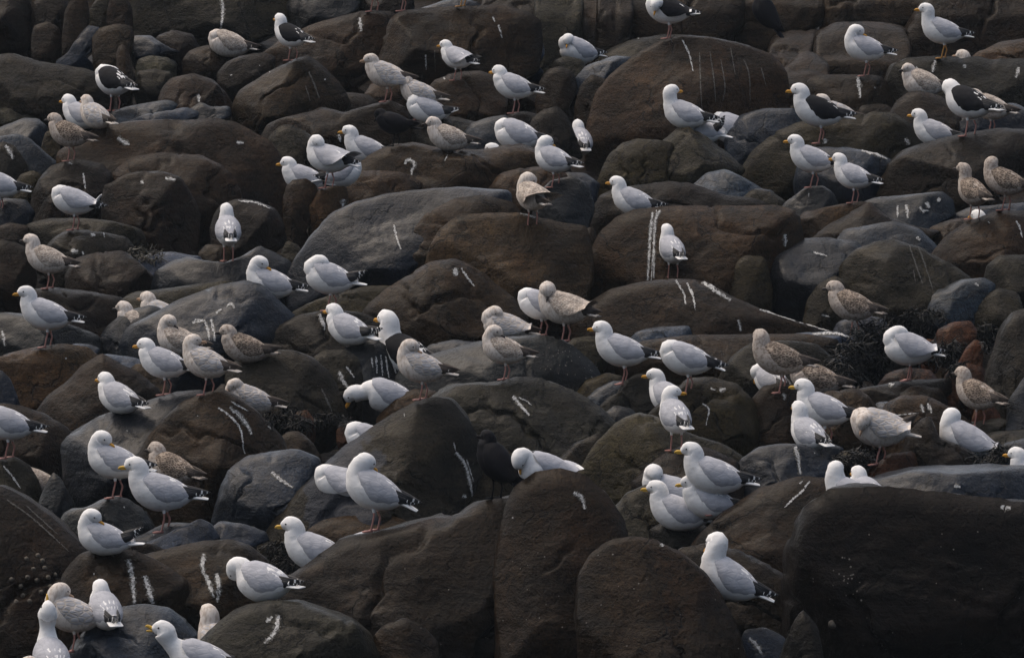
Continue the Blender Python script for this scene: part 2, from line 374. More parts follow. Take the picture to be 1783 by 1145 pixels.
R("955,128 966,106 985,97 1012,104 1026,124", 148, 'g', 126, "grey stone in front of the sleeping fluffy white gull", 'stone')
R("1000,138 1020,115 1070,97 1104,100 1084,134", 152, 'u', 138, "slanting bluish slab beside the sleeping fluffy white gull", 'slab', facets=[(95, .45)], dark=1.5)
R("1036,110 1060,86 1100,70 1150,61 1210,62 1200,100", 135, 'g', 90, "grey ledge behind the top of the giant domed boulder")
R("930,70 935,-30 960,-50 1000,-40 1014,15 1010,75 1000,108", 135, 'g', 62, "tall grey wall block behind the sleeping fluffy white gull", 'cliff_block', e=6)
R("1036,70 1044,-30 1075,-50 1096,-30 1102,30 1096,70", 112, 'd', 58, "narrow brown wall pillar beside a black cleft", 'cliff_block', e=6)
R("1000,70 1004,-20 1030,-30 1050,-20 1050,80", 120, 'w', 50, "rusty recessed wall block inside the black cleft", 'cliff_block', e=6)
R("1090,60 1098,-30 1160,-60 1240,-50 1285,-30 1290,45 1260,75", 110, 'b', 44, "brown wall block behind the cropped black-backed gull", 'cliff_block', e=6)
R("1020,280 1024,220 1040,166 1065,130 1105,96 1150,72 1190,63 1240,65 1300,80 1342,96 1366,126 1374,175 1366,230", 320, 'b', 232, "giant domed brown boulder with pale drip lines down its face", facets=[(110, .85), (60, .8)], T=.6, e=2.35, dark=1.15)
R("1036,335 1046,300 1060,270 1085,250 1110,242 1150,245 1176,252 1160,300", 345, 'o', 320, "olive brown stone below the giant domed boulder", 'stone')
R("1115,300 1150,250 1180,225 1200,221 1232,240 1270,270 1298,296 1280,320", 345, 'g', 318, "faceted grey boulder in front of the pair of resting gulls", facets=[(55, .6), (130, .7)])
R("1262,240 1290,200 1330,190 1386,189 1400,235", 300, 'u', 255, "dark slate boulder behind the gull with hidden head and black wing tip", dark=.75)
# right hand top
R("1278,70 1284,-40 1350,-60 1434,-50 1432,40 1400,62", 82, 'b', 30, "broad brown wall block behind the dark bird at the top edge", 'cliff_block', e=7)
R("1436,48 1442,-40 1530,-60 1640,-40 1636,24 1590,46", 60, 'b', 32, "broad brown wall block above the sleeping standing gull", 'cliff_block', e=7)
R("1335,110 1346,70 1380,58 1424,58 1416,90 1384,125", 150, 'b', 70, "wedge shaped brown wall block under the dark bird", 'cliff_block', e=6)
R("1418,110 1426,62 1450,46 1510,44 1572,52 1580,100 1560,140", 170, 'b', 78, "large brown wall block right behind the sleeping standing gull", 'cliff_block', e=6)
R("1345,175 1350,140 1378,112 1400,96 1420,100 1440,115 1440,170", 200, 'b', 110, "rounded brown wall block beside the cracked corner", 'cliff_block', e=5)
R("1560,80 1590,40 1640,-40 1720,-60 1830,-50 1830,60 1720,100", 120, 'd', 56, "dark brown wall rock behind the gull with the bright orange bill", 'cliff_block', e=6)
R("1402,170 1410,140 1424,132 1480,130 1532,132 1546,142 1556,190", 224, 'b', 195, "square brown block with a white streak under the sleeping standing gull", facets=[(90, .9)], e=4.5)
R("1540,185 1548,140 1558,112 1584,101 1640,98 1720,102 1840,104 1840,190", 240, 'g', 192, "broad dark grey slab under the gull with the bright orange bill", dark=.75, facets=[(88, .85)], e=5)
R("1684,112 1700,92 1740,74 1790,66 1840,72 1840,120", 135, 'w', 112, "reddish boulder at the top beside a hidden pale head")
R("1480,215 1500,185 1540,180 1570,200 1570,230", 260, 'd', 208, "dark stone behind the tail of the black-backed gull in profile", 'stone')
R("1545,205 1560,178 1582,161 1602,158 1642,170 1684,205 1704,236", 275, 'd', 236, "dark brown boulder in front of the fluffed up pale gull", facets=[(70, .9)])
R("1630,250 1665,205 1705,188 1760,180 1840,200 1840,250", 268, 'u', 235, "dark slate slab behind the large preening black-backed gull", 'slab', dark=.8)
R("1280,315 1310,265 1350,230 1392,214 1450,205 1520,195 1556,198 1582,215 1612,252 1604,300", 352, 'o', 290, "olive brown boulder under the black-backed gull in profile", facets=[(90, .8), (130, .8)], dark=.8)
R("1385,320 1392,280 1420,257 1470,257 1530,268 1558,282 1545,320", 352, 'u', 325, "blue topped boulder behind the gull on the small dark round stone", facets=[(85, .42)])
R("1526,345 1534,310 1546,288 1576,262 1612,250 1680,234 1740,225 1840,228 1840,310 1720,350", 395, 'd', 340, "large dark brown boulder under the large preening black-backed gull", facets=[(100, .75)], T=.55, dark=1.1)
R("1352,372 1368,352 1385,340 1406,325 1432,324 1450,335 1460,355 1452,375", 392, 'k', 374, "small dark round stone under a gull with an orange bill", 'stone', dark=1.7, e=2.35)
R("1290,350 1310,330 1345,335 1370,352 1360,372", 385, 'g', 358, "low grey stone behind the warm boxy boulder's corner", 'stone')
R("1380,395 1400,370 1460,357 1502,351 1524,362 1510,400", 450, 'w', 395, "brown boulder under the smaller gull beside the dark round stone")
R("1408,420 1445,390 1480,370 1515,352 1545,378 1600,396 1640,402 1600,430", 450, 'd', 425, "dark brown sloping boulder below the blue rock with droppings", facets=[(120, .7)])
R("1496,372 1504,352 1525,344 1570,341 1640,334 1658,350 1664,378 1630,392", 408, 'u', 392, "deep blue wet rock spotted with white droppings", dark=.7, facets=[(85, .45)])
R("1655,376 1690,361 1740,357 1840,348 1840,385", 402, 'u', 384, "flat blue slab under the two mottled young gulls", 'slab', facets=[(90, .4)], dark=1.9)
R("1600,425 1620,396 1660,381 1705,378 1710,410 1660,440", 450, 'b', 415, "brown stone between the droppings rock and the hidden white head", 'stone')
R("1622,450 1632,432 1652,408 1690,385 1740,368 1790,371 1840,410 1840,470", 520, 'b', 480, "large brown boulder in front of the hidden white head", facets=[(120, .8)], T=.5)
R("1445,440 1452,424 1472,400 1530,389 1560,386 1602,400 1634,432 1640,460", 482, 'u', 448, "blue grey boulder behind the pyramid boulder", facets=[(92, .6)], dark=0.75)
R("1295,510 1297,482 1312,455 1340,435 1390,417 1440,414 1492,420 1520,460 1490,530", 575, 'u', 535, "massive deep blue boulder beside the pyramid boulder", dark=0.5, facets=[(95, .62)], T=.5)
R("1398,560 1405,525 1425,495 1455,480 1480,500 1480,550", 592, 'g', 558, "grey stone between the deep blue boulder and the brown sitting gull", 'stone')
R("1450,520 1465,462 1490,435 1530,422 1560,419 1602,432 1650,455 1692,486 1706,520", 585, 'g', 548, "pyramid shaped grey brown boulder with thin pale drip lines", facets=[(150, .75), (40, .7)], T=.45, e=2.8)
R("1560,556 1580,538 1620,510 1670,490 1712,484 1734,495 1728,520 1690,550", 575, 'u', 556, "flat grey wet boulder below the pyramid boulder", facets=[(110, .5)], dark=1.6)
R("1716,500 1720,462 1740,446 1790,444 1840,445 1840,520", 548, 'g', 520, "grey boulder at the frame edge below the large brown boulder")
R("1680,556 1695,522 1740,502 1772,510 1784,545", 575, 'g', 556, "dull grey stone beside the flat grey wet boulder", 'stone', dark=.8)
R("1444,590 1460,560 1500,548 1540,555 1556,590", 615, 'u', 585, "bluish stone under the brown sitting gull", 'stone', dark=.9)
R("1712,700 1716,660 1728,628 1742,580 1766,545 1840,525 1840,720", 770, 'g', 735, "tall grey brown boulder at the frame edge beside the seaweed", T=.4, dark=.85)
R("1750,760 1756,700 1790,650 1840,640 1840,770", 800, 'u', 765, "dark bluish boulder at the frame edge in front of the tall one", dark=.6)
# middle band
R("492,350 498,325 508,314 532,311 552,325 552,360 530,410", 430, 'b', 392, "narrow brown stone with a wet top in front of a hidden gull's head", 'stone')
R("535,360 550,333 580,324 604,325 606,380", 420, 'w', 392, "warm brown stone beside a white splash above the great blue boulder", 'stone')
R("588,325 604,302 640,296 700,300 735,318 730,345", 380, 'b', 352, "brown block at the end of the long cracked slab", 'stone')
R("496,492 512,455 545,410 580,372 620,352 680,338 740,331 800,328 885,333 890,380 780,440 700,500", 570, 'u', 525, "great smooth blue boulder with a thin slanting white streak", dark=0.52, facets=[(135, .6), (95, .7)], T=.55, e=2.35)
R("660,510 690,452 715,406 745,370 790,348 840,343 892,354 910,375 870,420 760,500", 555, 'b', 530, "brown boulder with curved layers beside the great blue boulder", strata=1.5, T=.45, facets=[(95, .6)])
R("740,465 750,430 766,400 800,378 850,372 905,372 960,385 1020,395 1028,430 1032,475 1020,530", 585, 'w', 556, "large cracked brown boulder under the mottled preening gull", facets=[(90, .62)], T=.5, e=3)
R("925,390 932,342 960,315 1000,306 1026,324 1036,362 1026,395", 420, 'k', 392, "black rounded boulder behind the mottled preening gull", dark=1.3, e=2.35)
R("970,318 985,300 1020,302 1045,320 1040,340", 352, 'u', 335, "blue stone behind the tail of a hidden black-backed gull", 'stone')
R("1022,400 1034,362 1046,342 1072,328 1110,324 1170,315 1202,320 1260,340 1312,345 1338,356 1320,385", 420, 'd', 372, "dark furrowed rock behind the gull peering over the boxy boulder", strata=1.6)
R("1194,335 1230,301 1262,295 1300,312 1330,330 1304,350", 366, 'u', 348, "bright blue wedge shaped slab", 'slab', facets=[(105, .45)], dark=1.9, rough=.5)
R("1290,345 1318,328 1346,332 1356,350", 372, 'u', 355, "tiny slate stone beside the bright blue slab", 'stone', dark=.8)
R("1000,440 1012,402 1034,395 1046,440", 520, 'd', 470, "dark stone wedged between two boxy brown boulders", 'stone')
R("1020,520 1026,455 1044,410 1075,380 1102,367 1150,361 1250,359 1350,359 1390,370 1396,420 1394,480", 580, 'w', 535, "boxy warm brown boulder with a long double white streak", facets=[(90, .66)], e=4, T=.5, dark=1.0)
R("1265,520 1274,462 1300,445 1332,448 1345,500", 575, 'o', 545, "olive stone leaning against the boxy warm brown boulder", 'stone')
R("486,562 515,540 545,525 590,509 640,498 695,497 700,530 650,560", 590, 'o', 552, "low brown boulder behind the two preening gulls", facets=[(90, .6)])
R("628,550 645,528 670,505 710,480 750,457 790,452 826,465 860,490 896,520 918,552 920,590", 640, 'b', 592, "pointed brown grey boulder with two short streaks at its peak", facets=[(150, .7), (60, .85)], T=.5)
R("452,595 470,578 490,565 520,550 570,542 630,545 672,565 690,590 690,625", 655, 'g', 615, "rounded grey boulder under the gull with upturned wing tips", facets=[(95, .8)], e=2.35)
R("532,650 545,622 565,611 602,609 624,625 632,660 630,705", 735, 'g', 700, "grey brown stone with pale stains beside the feeding gull", 'stone', facets=[(80, .8)])
R("590,640 600,608 630,595 656,591 682,610 696,650 690,690", 720, 'k', 668, "dark stone with a curtain of white drips", 'stone', dark=1.8, facets=[(75, .5)])
R("725,625 748,600 790,592 832,595 850,620", 650, 'u', 622, "wet blue stone behind the black glossy boulder", 'stone')
R("684,690 694,650 722,625 772,612 820,599 870,590 930,583 976,590 1006,610 1032,635 1050,662 1020,700", 740, 'k', 690, "black glossy boulder behind the sleeping buff gull", facets=[(105, .7)], T=.5, dark=1.2)
R("985,600 1000,589 1022,586 1052,586 1066,612 1050,650", 665, 'o', 635, "olive brown stone behind the breast of the alert grey gull", 'stone')
R("735,705 765,682 795,671 850,668 896,655 932,658 972,672 1012,690 1046,712 1076,742 1056,800 960,830", 860, 'g', 790, "broad grey boulder with a ragged white splash beneath the sleeping buff gull", facets=[(85, .45)], T=.6, rough=1.5)
R("655,728 690,690 720,677 756,680 776,700 760,735", 760, 'w', 735, "small reddish boulder under the brown headed gull", 'stone')
R("450,950 480,905 520,850 560,815 600,780 640,750 680,725 720,704 755,694 785,698 815,735 832,770 838,830 800,900", 985, 'g', 930, "great split boulder with a dark blue patch and brown corners", facets=[(150, .55), (60, .9)], T=.6, patch=1, dark=0.85)
R("770,900 782,830 800,790 826,762 862,768 890,790 908,830 905,880", 960, 'g', 900, "grey half of the split boulder behind the perched crow", facets=[(80, .7)], dark=2.0)
R("500,742 512,718 535,714 550,735", 758, 'r', 744, "small red stone in the seaweed hollow", 'stone')
R("585,748 600,735 628,734 636,750", 764, 'r', 750, "flat red stone beside the white tail feathers in the hollow", 'stone')
R("945,850 965,808 1000,772 1045,754 1050,790 1015,850", 885, 'g', 830, "grey brown stone between the white preening gull and the olive dome", 'stone')
R("1000,850 1008,825 1022,798 1046,765 1076,735 1115,720 1150,730 1175,746 1210,758 1260,775 1302,800 1300,840", 890, 'o', 850, "olive grey domed boulder in the centre right", facets=[(130, .85)], T=.5, e=2.35)
R("1100,840 1140,802 1168,785 1196,775 1240,783 1284,804 1296,840", 880, 'd', 862, "dark brown boulder on which the gull looking sideways stands", facets=[(85, .7)])
R("1110,760 1130,720 1168,690 1198,661 1240,657 1280,668 1312,700 1324,750 1310,800", 830, 'o', 790, "wet topped boulder on which the headless looking preening gull stands", facets=[(85, .45)], T=.5, dark=.85)
R("1068,700 1085,666 1110,651 1142,651 1156,690 1146,725", 745, 'g', 722, "dark green grey stone beside two gulls one behind the other", 'stone', dark=.7)
R("1000,690 1020,662 1056,650 1086,655 1080,690", 712, 'o', 690, "olive stone below the alert grey gull's tail side", 'stone')
R("1016,700 1040,676 1068,664 1092,664 1098,690 1070,712", 725, 'u', 708, "slate stone under the foot of the alert grey gull", 'stone', facets=[(90, .5)], dark=1.5)
R("1036,716 1060,691 1082,682 1096,700 1100,722", 738, 'g', 726, "small grey green stone in front of the slate stone", 'stone')
R("1044,726 1070,706 1098,710 1116,728", 752, 'k', 740, "low black stone above the olive dome", 'stone', dark=1.6)
R("990,562 1005,540 1028,528 1062,505 1102,495 1160,487 1210,488 1236,496 1272,516 1312,535 1372,555 1422,570 1476,584 1440,605", 635, 'b', 592, "long brown rock with white stripes below the gull seen from behind", facets=[(85, .62)], T=.5)
R("1086,605 1098,588 1112,577 1142,570 1200,567 1206,590", 630, 'u', 606, "pale wet ledge behind the alert grey gull", 'slab', facets=[(90, .4)], dark=2.2)
R("1070,620 1120,594 1200,584 1300,583 1400,582 1460,592 1450,640", 690, 'b', 640, "low wide brown rock behind the preening gull with spotted wing tips", facets=[(90, .8)])
R("1315,600 1340,588 1390,581 1450,577 1496,590 1500,612 1420,620", 640, 'u', 625, "pale wet slab beside the black seaweed", 'slab', facets=[(90, .42)], dark=2.2)
R("1246,670 1258,645 1275,620 1310,598 1352,594 1420,599 1456,630 1450,680", 720, 'g', 665, "grey rounded boulder behind the brown young gull with pale belly", facets=[(100, .8)], e=2.35)
R("1296,770 1310,698 1330,673 1370,667 1402,684 1424,720 1416,790", 820, 'b', 775, "brown boulder under the brown young gull with pale belly", facets=[(90, .8)])
R("1380,745 1400,705 1440,683 1490,677 1512,690 1530,715 1510,760", 800, 'b', 740, "grey brown boulder behind the yellow billed gull", facets=[(85, .7)])
R("1470,690 1500,676 1560,665 1660,658 1672,680 1610,705", 722, 'd', 694, "dark flat slab below the dusky preening gull", 'slab', e=4)
R("1508,728 1530,700 1582,699 1612,712 1630,740", 755, 'u', 735, "wet grey slab behind the pale gull with a raised dark wing", 'slab', facets=[(90, .4)], dark=1.7)
R("1530,730 1545,705 1572,688 1612,690 1662,712 1694,738 1700,775", 795, 'b', 762, "grey brown boulder with two pale stains beside the dark mottled young gull", facets=[(80, .8)])
R("1655,745 1690,735 1740,728 1770,735 1760,765", 785, 'g', 758, "grey stone under the dark mottled young gull", 'stone')
R("1655,800 1690,765 1735,752 1840,742 1840,800", 825, 'g', 785, "flat grey rock behind the white preening gull with dark wing stripe", facets=[(90, .5)])
R("1262,850 1275,828 1290,800 1320,780 1360,772 1402,775 1432,790 1456,820 1450,850", 880, 'u', 850, "dark rounded boulder with one straight white streak", dark=.7, facets=[(100, .85)], e=2.35)
R("1370,790 1400,772 1440,770 1470,780 1470,800", 812, 'u', 792, "small blue slab under the yellow billed gull", 'slab', facets=[(90, .5)])
R("1446,812 1465,786 1500,784 1524,800 1520,820", 836, 'o', 815, "small olive stone beside the black seaweed tangle", 'stone')
R("1500,830 1522,812 1550,790 1592,786 1600,820", 842, 'r', 822, "reddish stone under the pale gull with a raised dark wing", 'stone', dark=.7)
R("1560,810 1580,760 1598,735 1622,724 1634,760 1668,775 1700,792 1712,820", 840, 'd', 815, "rust brown weedy lump in front of the white preening gull", 'stone', rough=2, facets=[])
R("1690,815 1720,790 1750,772 1800,760 1840,765 1840,820", 840, 'u', 808, "bluish boulder behind the hidden white head at the frame edge")
R("1052,900 1075,878 1092,860 1130,845 1148,875 1182,908 1234,918 1240,950 1140,965", 995, 'g', 940, "pale topped grey boulder under the group of yellow billed gulls", facets=[(125, .55)])
R("1130,922 1150,912 1190,912 1226,914 1240,936 1180,948", 965, 'g', 952, "small grey stone below the sitting yellow billed gull", 'stone', dark=.75)
# front row
R("522,945 540,920 562,906 600,899 680,899 732,918 766,932 760,960", 990, 'b', 945, "brown boulder on which two grey gulls stand front to back", facets=[(90, .8)])
R("772,915 782,885 794,868 812,861 850,866 896,870 900,910", 940, 'k', 900, "small black stone under the feet of the perched crow", 'stone', dark=1.8)
R("660,1190 650,1110 668,1090 705,1077 736,1090 760,1120 766,1180", 1230, 'b', 1175, "small cracked stone wedged below the wide dark boulder", 'stone')
R("468,1050 500,1010 560,965 596,938 680,925 760,905 830,880 900,862 935,880 940,960 930,1100", 1300, 'd', 1110, "wide sloping dark brown boulder in the front row", facets=[(110, .8)], T=.6, rough=1.1, dark=1.05)
R("860,1010 870,930 880,888 898,850 932,825 976,819 1016,831 1052,860 1084,905 1098,960 1102,1060", 1310, 'd', 1120, "tall reddish brown boulder like a thick column", facets=[(40, .8), (100, .9)], T=.5, dark=1.05, e=3.6)
R("1004,1080 1008,1005 1030,965 1060,945 1100,937 1142,942 1192,970 1228,1002 1258,1042 1284,1095 1310,1190", 1320, 'd', 1160, "smooth round topped boulder beside the stretched gull", facets=[(30, .65)], T=.5, dark=1.2, e=2.35)
R("1170,980 1190,955 1240,948 1292,960 1342,985 1392,1022 1396,1080", 1150, 'd', 1050, "dark brown rock behind the stretched gull")
R("1204,955 1222,930 1260,894 1320,854 1390,831 1445,836 1490,860 1470,930 1410,1030", 1100, 'b', 985, "brown boulder with a kinked white streak beside the black giant", facets=[(110, .75)], T=.5, dark=.85)
R("1282,1140 1298,1096 1330,1094 1368,1110 1372,1160", 1200, 'u', 1135, "small blue stone with a white streak at the bottom edge", 'stone', dark=1.8)
R("1340,1190 1376,1100 1398,1062 1424,1090 1440,1190", 1230, 'g', 1160, "dark grey wedge stone at the bottom edge", 'stone', dark=.3)
R("1420,860 1450,842 1500,834 1540,830 1600,815 1700,810 1840,812 1840,880", 930, 'u', 880, "blue wet top ledge of the black giant boulder", dark=1.2, facets=[(90, .3)], T=.7)
R("1352,1180 1374,1080 1372,960 1402,880 1446,852 1520,850 1620,858 1720,872 1860,884 1880,1000 1880,1180", 1330, 'd', 1090, "enormous boulder tinted nearly black for its shaded front, filling the lower corner", facets=[(90, .8)], T=.7, e=4, lean=-0.3, dark=.42, rough=1.5)  # tint darkened to carry the shade of its overhanging front
# rust red stones in the seaweed hollow
R("1626,592 1636,572 1660,561 1690,559 1702,576 1698,596", 612, 'r', 606, "flat topped rust red stone among black seaweed", 'stone')
R("1668,632 1684,604 1700,590 1714,602 1710,640", 660, 'r', 640, "upright rust red stone beside the tall boulder at the frame edge", 'stone')
R("1636,686 1648,648 1680,632 1714,640 1718,686", 715, 'r', 690, "large rust red stone above the dark mottled young gull", 'stone', dark=.8)
R("1526,676 1545,650 1580,640 1620,644 1642,674", 692, 'r', 678, "rust red stone under the dusky preening gull", 'stone', dark=.8)
R("1690,742 1700,708 1722,700 1742,722 1744,750", 765, 'r', 752, "orange brown stone behind the legs of the dark mottled young gull", 'stone', dark=1.1)
R("1602,608 1612,590 1630,592 1636,610", 622, 'r', 616, "tiny orange stone among black seaweed", 'stone', dark=1.2)
R("1560,690 1590,672 1636,676 1650,696", 712, 'd', 700, "dark stone in front of the rust red stone under the dusky gull", 'stone')
R("866,220 888,199 915,194 940,200 952,228", 255, 'd', 232, "small brown stone under the gull with yellowish head", 'stone', facets=[(90, .5)])
R("108,70 112,20 130,-14 150,-8 156,30 150,100", 130, 'd', 96, "tall dark stone beside the pale leaning slab", 'stone')
# ------------------------------------------------------------------ rock builder
def poly_of(out, bot):
    top = np.array([tuple(map(float, s.split(','))) for s in out.split()])
    x0, x1 = top[:, 0].min(), top[:, 0].max()
    w = x1 - x0
    (xl, yl), (xr, yr) = top[0], top[-1]
    br = [(x1 - 0.03 * w, max(yr, yr + 0.55 * (bot - yr))), (x1 - 0.16 * w, bot), (x0 + 0.16 * w, bot), (x0 + 0.03 * w, max(yl, yl + 0.55 * (bot - yl)))]
    p = np.vstack([top, br])
    for _ in range(2 if bot - top[:, 1].min() > 90 else 1):    # soften corners
        q = np.roll(p, -1, axis=0)
        p = np.stack([0.91 * p + 0.09 * q, 0.09 * p + 0.91 * q], axis=1).reshape(-1, 2)
    return p

def radial(p, c, n):
    th = np.arange(n) * 2 * math.pi / n
    d = np.stack([np.cos(th), np.sin(th)], 1)
    a = p - c
    b = np.roll(a, -1, axis=0)
    e = b - a
    best = np.zeros(n)
    for k in range(len(a)):
        den = d[:, 0] * e[k, 1] - d[:, 1] * e[k, 0]
        den = np.where(np.abs(den) < 1e-9, 1e-9, den)
        t = (a[k, 0] * e[k, 1] - a[k, 1] * e[k, 0]) / den
        s = (a[k, 0] * d[:, 1] - a[k, 1] * d[:, 0]) / den
        ok = (s >= -1e-6) & (s <= 1 + 1e-6) & (t > 0)
        best = np.where(ok & (t > best), t, best)
    return best

rock_objs = []
rock_info = []
def build_rock(i, out, bot, kind, z, label, name, T=None, e=3.6, facets=None, dark=1.0, rough=1.0, lean=0.10, strata=0.35, patch=0):
    rr = random.Random(1000 + i)
    bot = bot + (110 if name == 'cliff_block' else 28)
    p = poly_of(out, bot)
    x, y = p[:, 0], p[:, 1]
    x2, y2 = np.roll(x, -1), np.roll(y, -1)
    cr = x * y2 - x2 * y
    A = cr.sum() / 2
    c = np.array([((x + x2) * cr).sum() / (6 * A), ((y + y2) * cr).sum() / (6 * A)])
    wpx, hpx = x.max() - x.min(), y.max() - y.min()
    Dz = depth(z)
    mpp = Dz / F
    size = math.sqrt(wpx * hpx) * mpp
    Tf = T if T else 0.5 if name == 'cliff_block' else min(0.42 * min(wpx, 1.3 * hpx) * mpp, 0.42)
    Tb = 1.25 * Tf
    Dc = Dz + 0.55 * Tf
    mpp = Dc / F
    big = wpx > 130
    nth = int(min(190, max(52, (wpx + hpx) * 0.37)))
    nf = int(min(46, max(15, min(wpx, hpx) * 0.21)))
    nb = 9
    r = radial(p, c, nth) * mpp * (1.07 if name == 'cliff_block' else 1.02)
    th = np.arange(nth) * 2 * math.pi / nth
    ct, st = np.cos(th), -np.sin(th)         # image y is down
    phis = np.concatenate([np.linspace(0, math.pi / 2, nf + 1)[1:], np.linspace(math.pi / 2, math.pi, nb + 1)[1:-1]])
    ex = 2.0 / e
    rho = np.sin(phis) ** ex
    wz = np.sign(np.cos(phis)) * np.abs(np.cos(phis)) ** ex
    wz = np.where(wz > 0, wz * Tf, wz * Tb)
    # smooth r inward so that inner rings lose the outline's corners
    rs = r.copy()
    for _ in range(0 if name == 'cliff_block' else max(3, nth // 24)):
        rs = 0.25 * np.roll(rs, 1) + 0.5 * rs + 0.25 * np.roll(rs, -1)
    k = np.clip(rho[:, None], 0, 1) ** 4
    rad = (r[None, :] * k + rs[None, :] * (1 - k)) * rho[:, None]
    U = (rad * ct[None, :]).ravel(); V = (rad * st[None, :]).ravel()
    W = np.repeat(wz, nth)
    P = np.stack([np.concatenate([U, [0, 0]]), np.concatenate([V, [0, 0]]), np.concatenate([W, [Tf, -Tb]])], 1)
    # facets: planes that touch the outline and cut the front shoulder (angle in degrees, height share at the middle)
    fl = list(facets) if facets is not None else [(90 + rr.uniform(-20, 20), rr.uniform(0.6, 0.85))]
    if name == 'cliff_block': fl = [(90, .5)]
    else: fl += [(rr.uniform(140, 200), rr.uniform(0.5, 1.0)), (rr.uniform(-20, 45), rr.uniform(0.5, 1.0)), (rr.uniform(50, 130), rr.uniform(0.8, 1.0)), (rr.uniform(230, 310), rr.uniform(0.7, 0.95)),
           (90 + rr.uniform(-30, 30), rr.uniform(0.13, 0.22)), (rr.uniform(0, 360), rr.uniform(0.75, 0.95))]
    for ang, w0 in fl:
        w0 = 0.75 / w0
        a = math.radians(ang)
        h = (r * (ct * math.cos(a) + st * math.sin(a))).max()
        n = np.array([math.sin(math.atan2(w0 * Tf, h)) * math.cos(a), math.sin(math.atan2(w0 * Tf, h)) * math.sin(a), math.cos(math.atan2(w0 * Tf, h))])
        cc = w0 * Tf * n[2] * 1.02
        q = P @ n / cc
        front = P[:, 2] > 1e-6
        kk = 40
        s = (1 + np.clip(q, 0, 4) ** kk) ** (-1.0 / kk)
        P = np.where(front[:, None], P * s[:, None], P)
    # chipped faces: planes over the front that leave the outline alone
    if name != 'cliff_block':
        rim = np.stack([r * ct, r * st, 0 * r], 1)
        for _ in range(3 if e < 2.4 else 10):
            n = np.array([rr.gauss(0, 1), rr.gauss(0.25, 1), abs(rr.gauss(0, 1)) + 0.45]); n /= np.linalg.norm(n)
            cc = max((P @ n).max() * rr.uniform(0.84, 0.96), (rim @ n).max() * 1.0)
            s = (1 + np.clip(P @ n / cc, 0, 4) ** 60) ** (-1.0 / 60)
            P = np.where(front[:, None], P * s[:, None], P)
    # relief
    off = np.array([i * 3.71, i * 1.37, i * 2.11])
    Q = P / size
    # fade the large relief at the outline so that the rock keeps its silhouette
    fade = 0.30 + 0.70 * np.clip(np.abs(P[:, 2]) / (0.55 * Tf), 0, 1)
    pole = np.clip(np.hypot(P[:, 0], P[:, 1]) / (0.12 * size), 0, 1)
    dsp = 0.016 * fractal(Q * 2.2 + off, 2) * fade + (0.030 * np.abs(perlin(Q * 1.9 + off + 9)) - 0.022 * np.abs(perlin(Q * 2.6 + off + 21))) * fade
    dsp += 0.008 * rough * fractal(Q * 5.0 + off, 2) * pole * (0.45 + 0.55 * fade)
    dsp += 0.0035 * rough * fractal(P * 14.0 + off, 4) * pole
    # bedding
    tilt = rr.uniform(-0.5, 0.5)
    sdir = np.array([math.sin(tilt), math.cos(tilt), rr.uniform(-0.3, 0.3)])
    sp = (P @ sdir)[:, None] * sdir[None, :]
    bed = perlin((P - sp) * 1.3 + sp * 13.0 + off)
    dsp += 0.014 * strata * bed * fade
    # cracks
    n1 = perlin(Q * 1.7 + off + 5.0) + 0.12 * perlin(Q * 9 + off)
    msk = np.clip((perlin(Q * 1.1 + off + 40) + 0.12) * 5, 0, 1)
    dsp -= 0.040 * np.exp(-(n1 / 0.035) ** 2) * msk * (0.25 + 0.75 * fade)
    L = np.linalg.norm(P, axis=1)[:, None]
    P = P + P / np.maximum(L, 1e-6) * (dsp * size)[:, None]
    P[:, 2] -= lean * P[:, 1]                # leans back up the shore
    # to world, relative to the rock's own centre
    o = pt(c[0], c[1], Dc)
    Wd = P[:, :1] * RT + P[:, 1:2] * UP - P[:, 2:3] * FW
    nr = len(phis)
    idx = np.arange(nr * nth).reshape(nr, nth)
    a0 = idx[:-1].ravel(); a1 = np.roll(idx, -1, 1)[:-1].ravel(); b1 = np.roll(idx, -1, 1)[1:].ravel(); b0 = idx[1:].ravel()
    quads = np.stack([a0, b0, b1, a1], 1)
    me = bpy.data.meshes.new(name)
    nv = len(Wd)
    fr = [(nr * nth, idx[0, j], idx[0, (j + 1) % nth]) for j in range(nth)]
    bk = [(nr * nth + 1, idx[-1, (j + 1) % nth], idx[-1, j]) for j in range(nth)]
    tris = np.array(fr + bk)
    # image y down flips the winding: theta runs clockwise, so reverse
    quads = quads[:, ::-1]; tris = tris[:, ::-1]
    nq, ntr = len(quads), len(tris)
    me.vertices.add(nv)
    me.vertices.foreach_set('co', Wd.astype(np.float32).ravel())
    me.loops.add(nq * 4 + ntr * 3)
    me.loops.foreach_set('vertex_index', np.concatenate([quads.ravel(), tris.ravel()]).astype(np.int32))
    me.polygons.add(nq + ntr)
    me.polygons.foreach_set('loop_start', np.concatenate([np.arange(nq) * 4, nq * 4 + np.arange(ntr) * 3]).astype(np.int32))
    me.polygons.foreach_set('use_smooth', np.ones(nq + ntr, dtype=bool))
    me.update(calc_edges=True)
    me.materials.append(M['p'] if patch else M[kind])
    ob = bpy.data.objects.new(name, me)
    ob.location = o
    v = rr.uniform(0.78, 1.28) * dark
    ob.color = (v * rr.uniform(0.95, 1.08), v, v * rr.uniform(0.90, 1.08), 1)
    COL.objects.link(ob)
    ob['kind'] = 'thing'
    tag(ob, label, {'boulder': 'boulder', 'stone': 'stone', 'slab': 'slab', 'cliff_block': 'rock wall'}[name],
        {'boulder': 'boulders on the shore', 'stone': 'stones between the boulders', 'slab': 'slabs between the boulders', 'cliff_block': 'blocks of the rock wall behind'}[name])
    rock_objs.append(ob)
    rock_info.append((Wd + o, np.concatenate([quads, np.column_stack([tris, tris[:, -1]])]), Dc, Tf))
    return ob

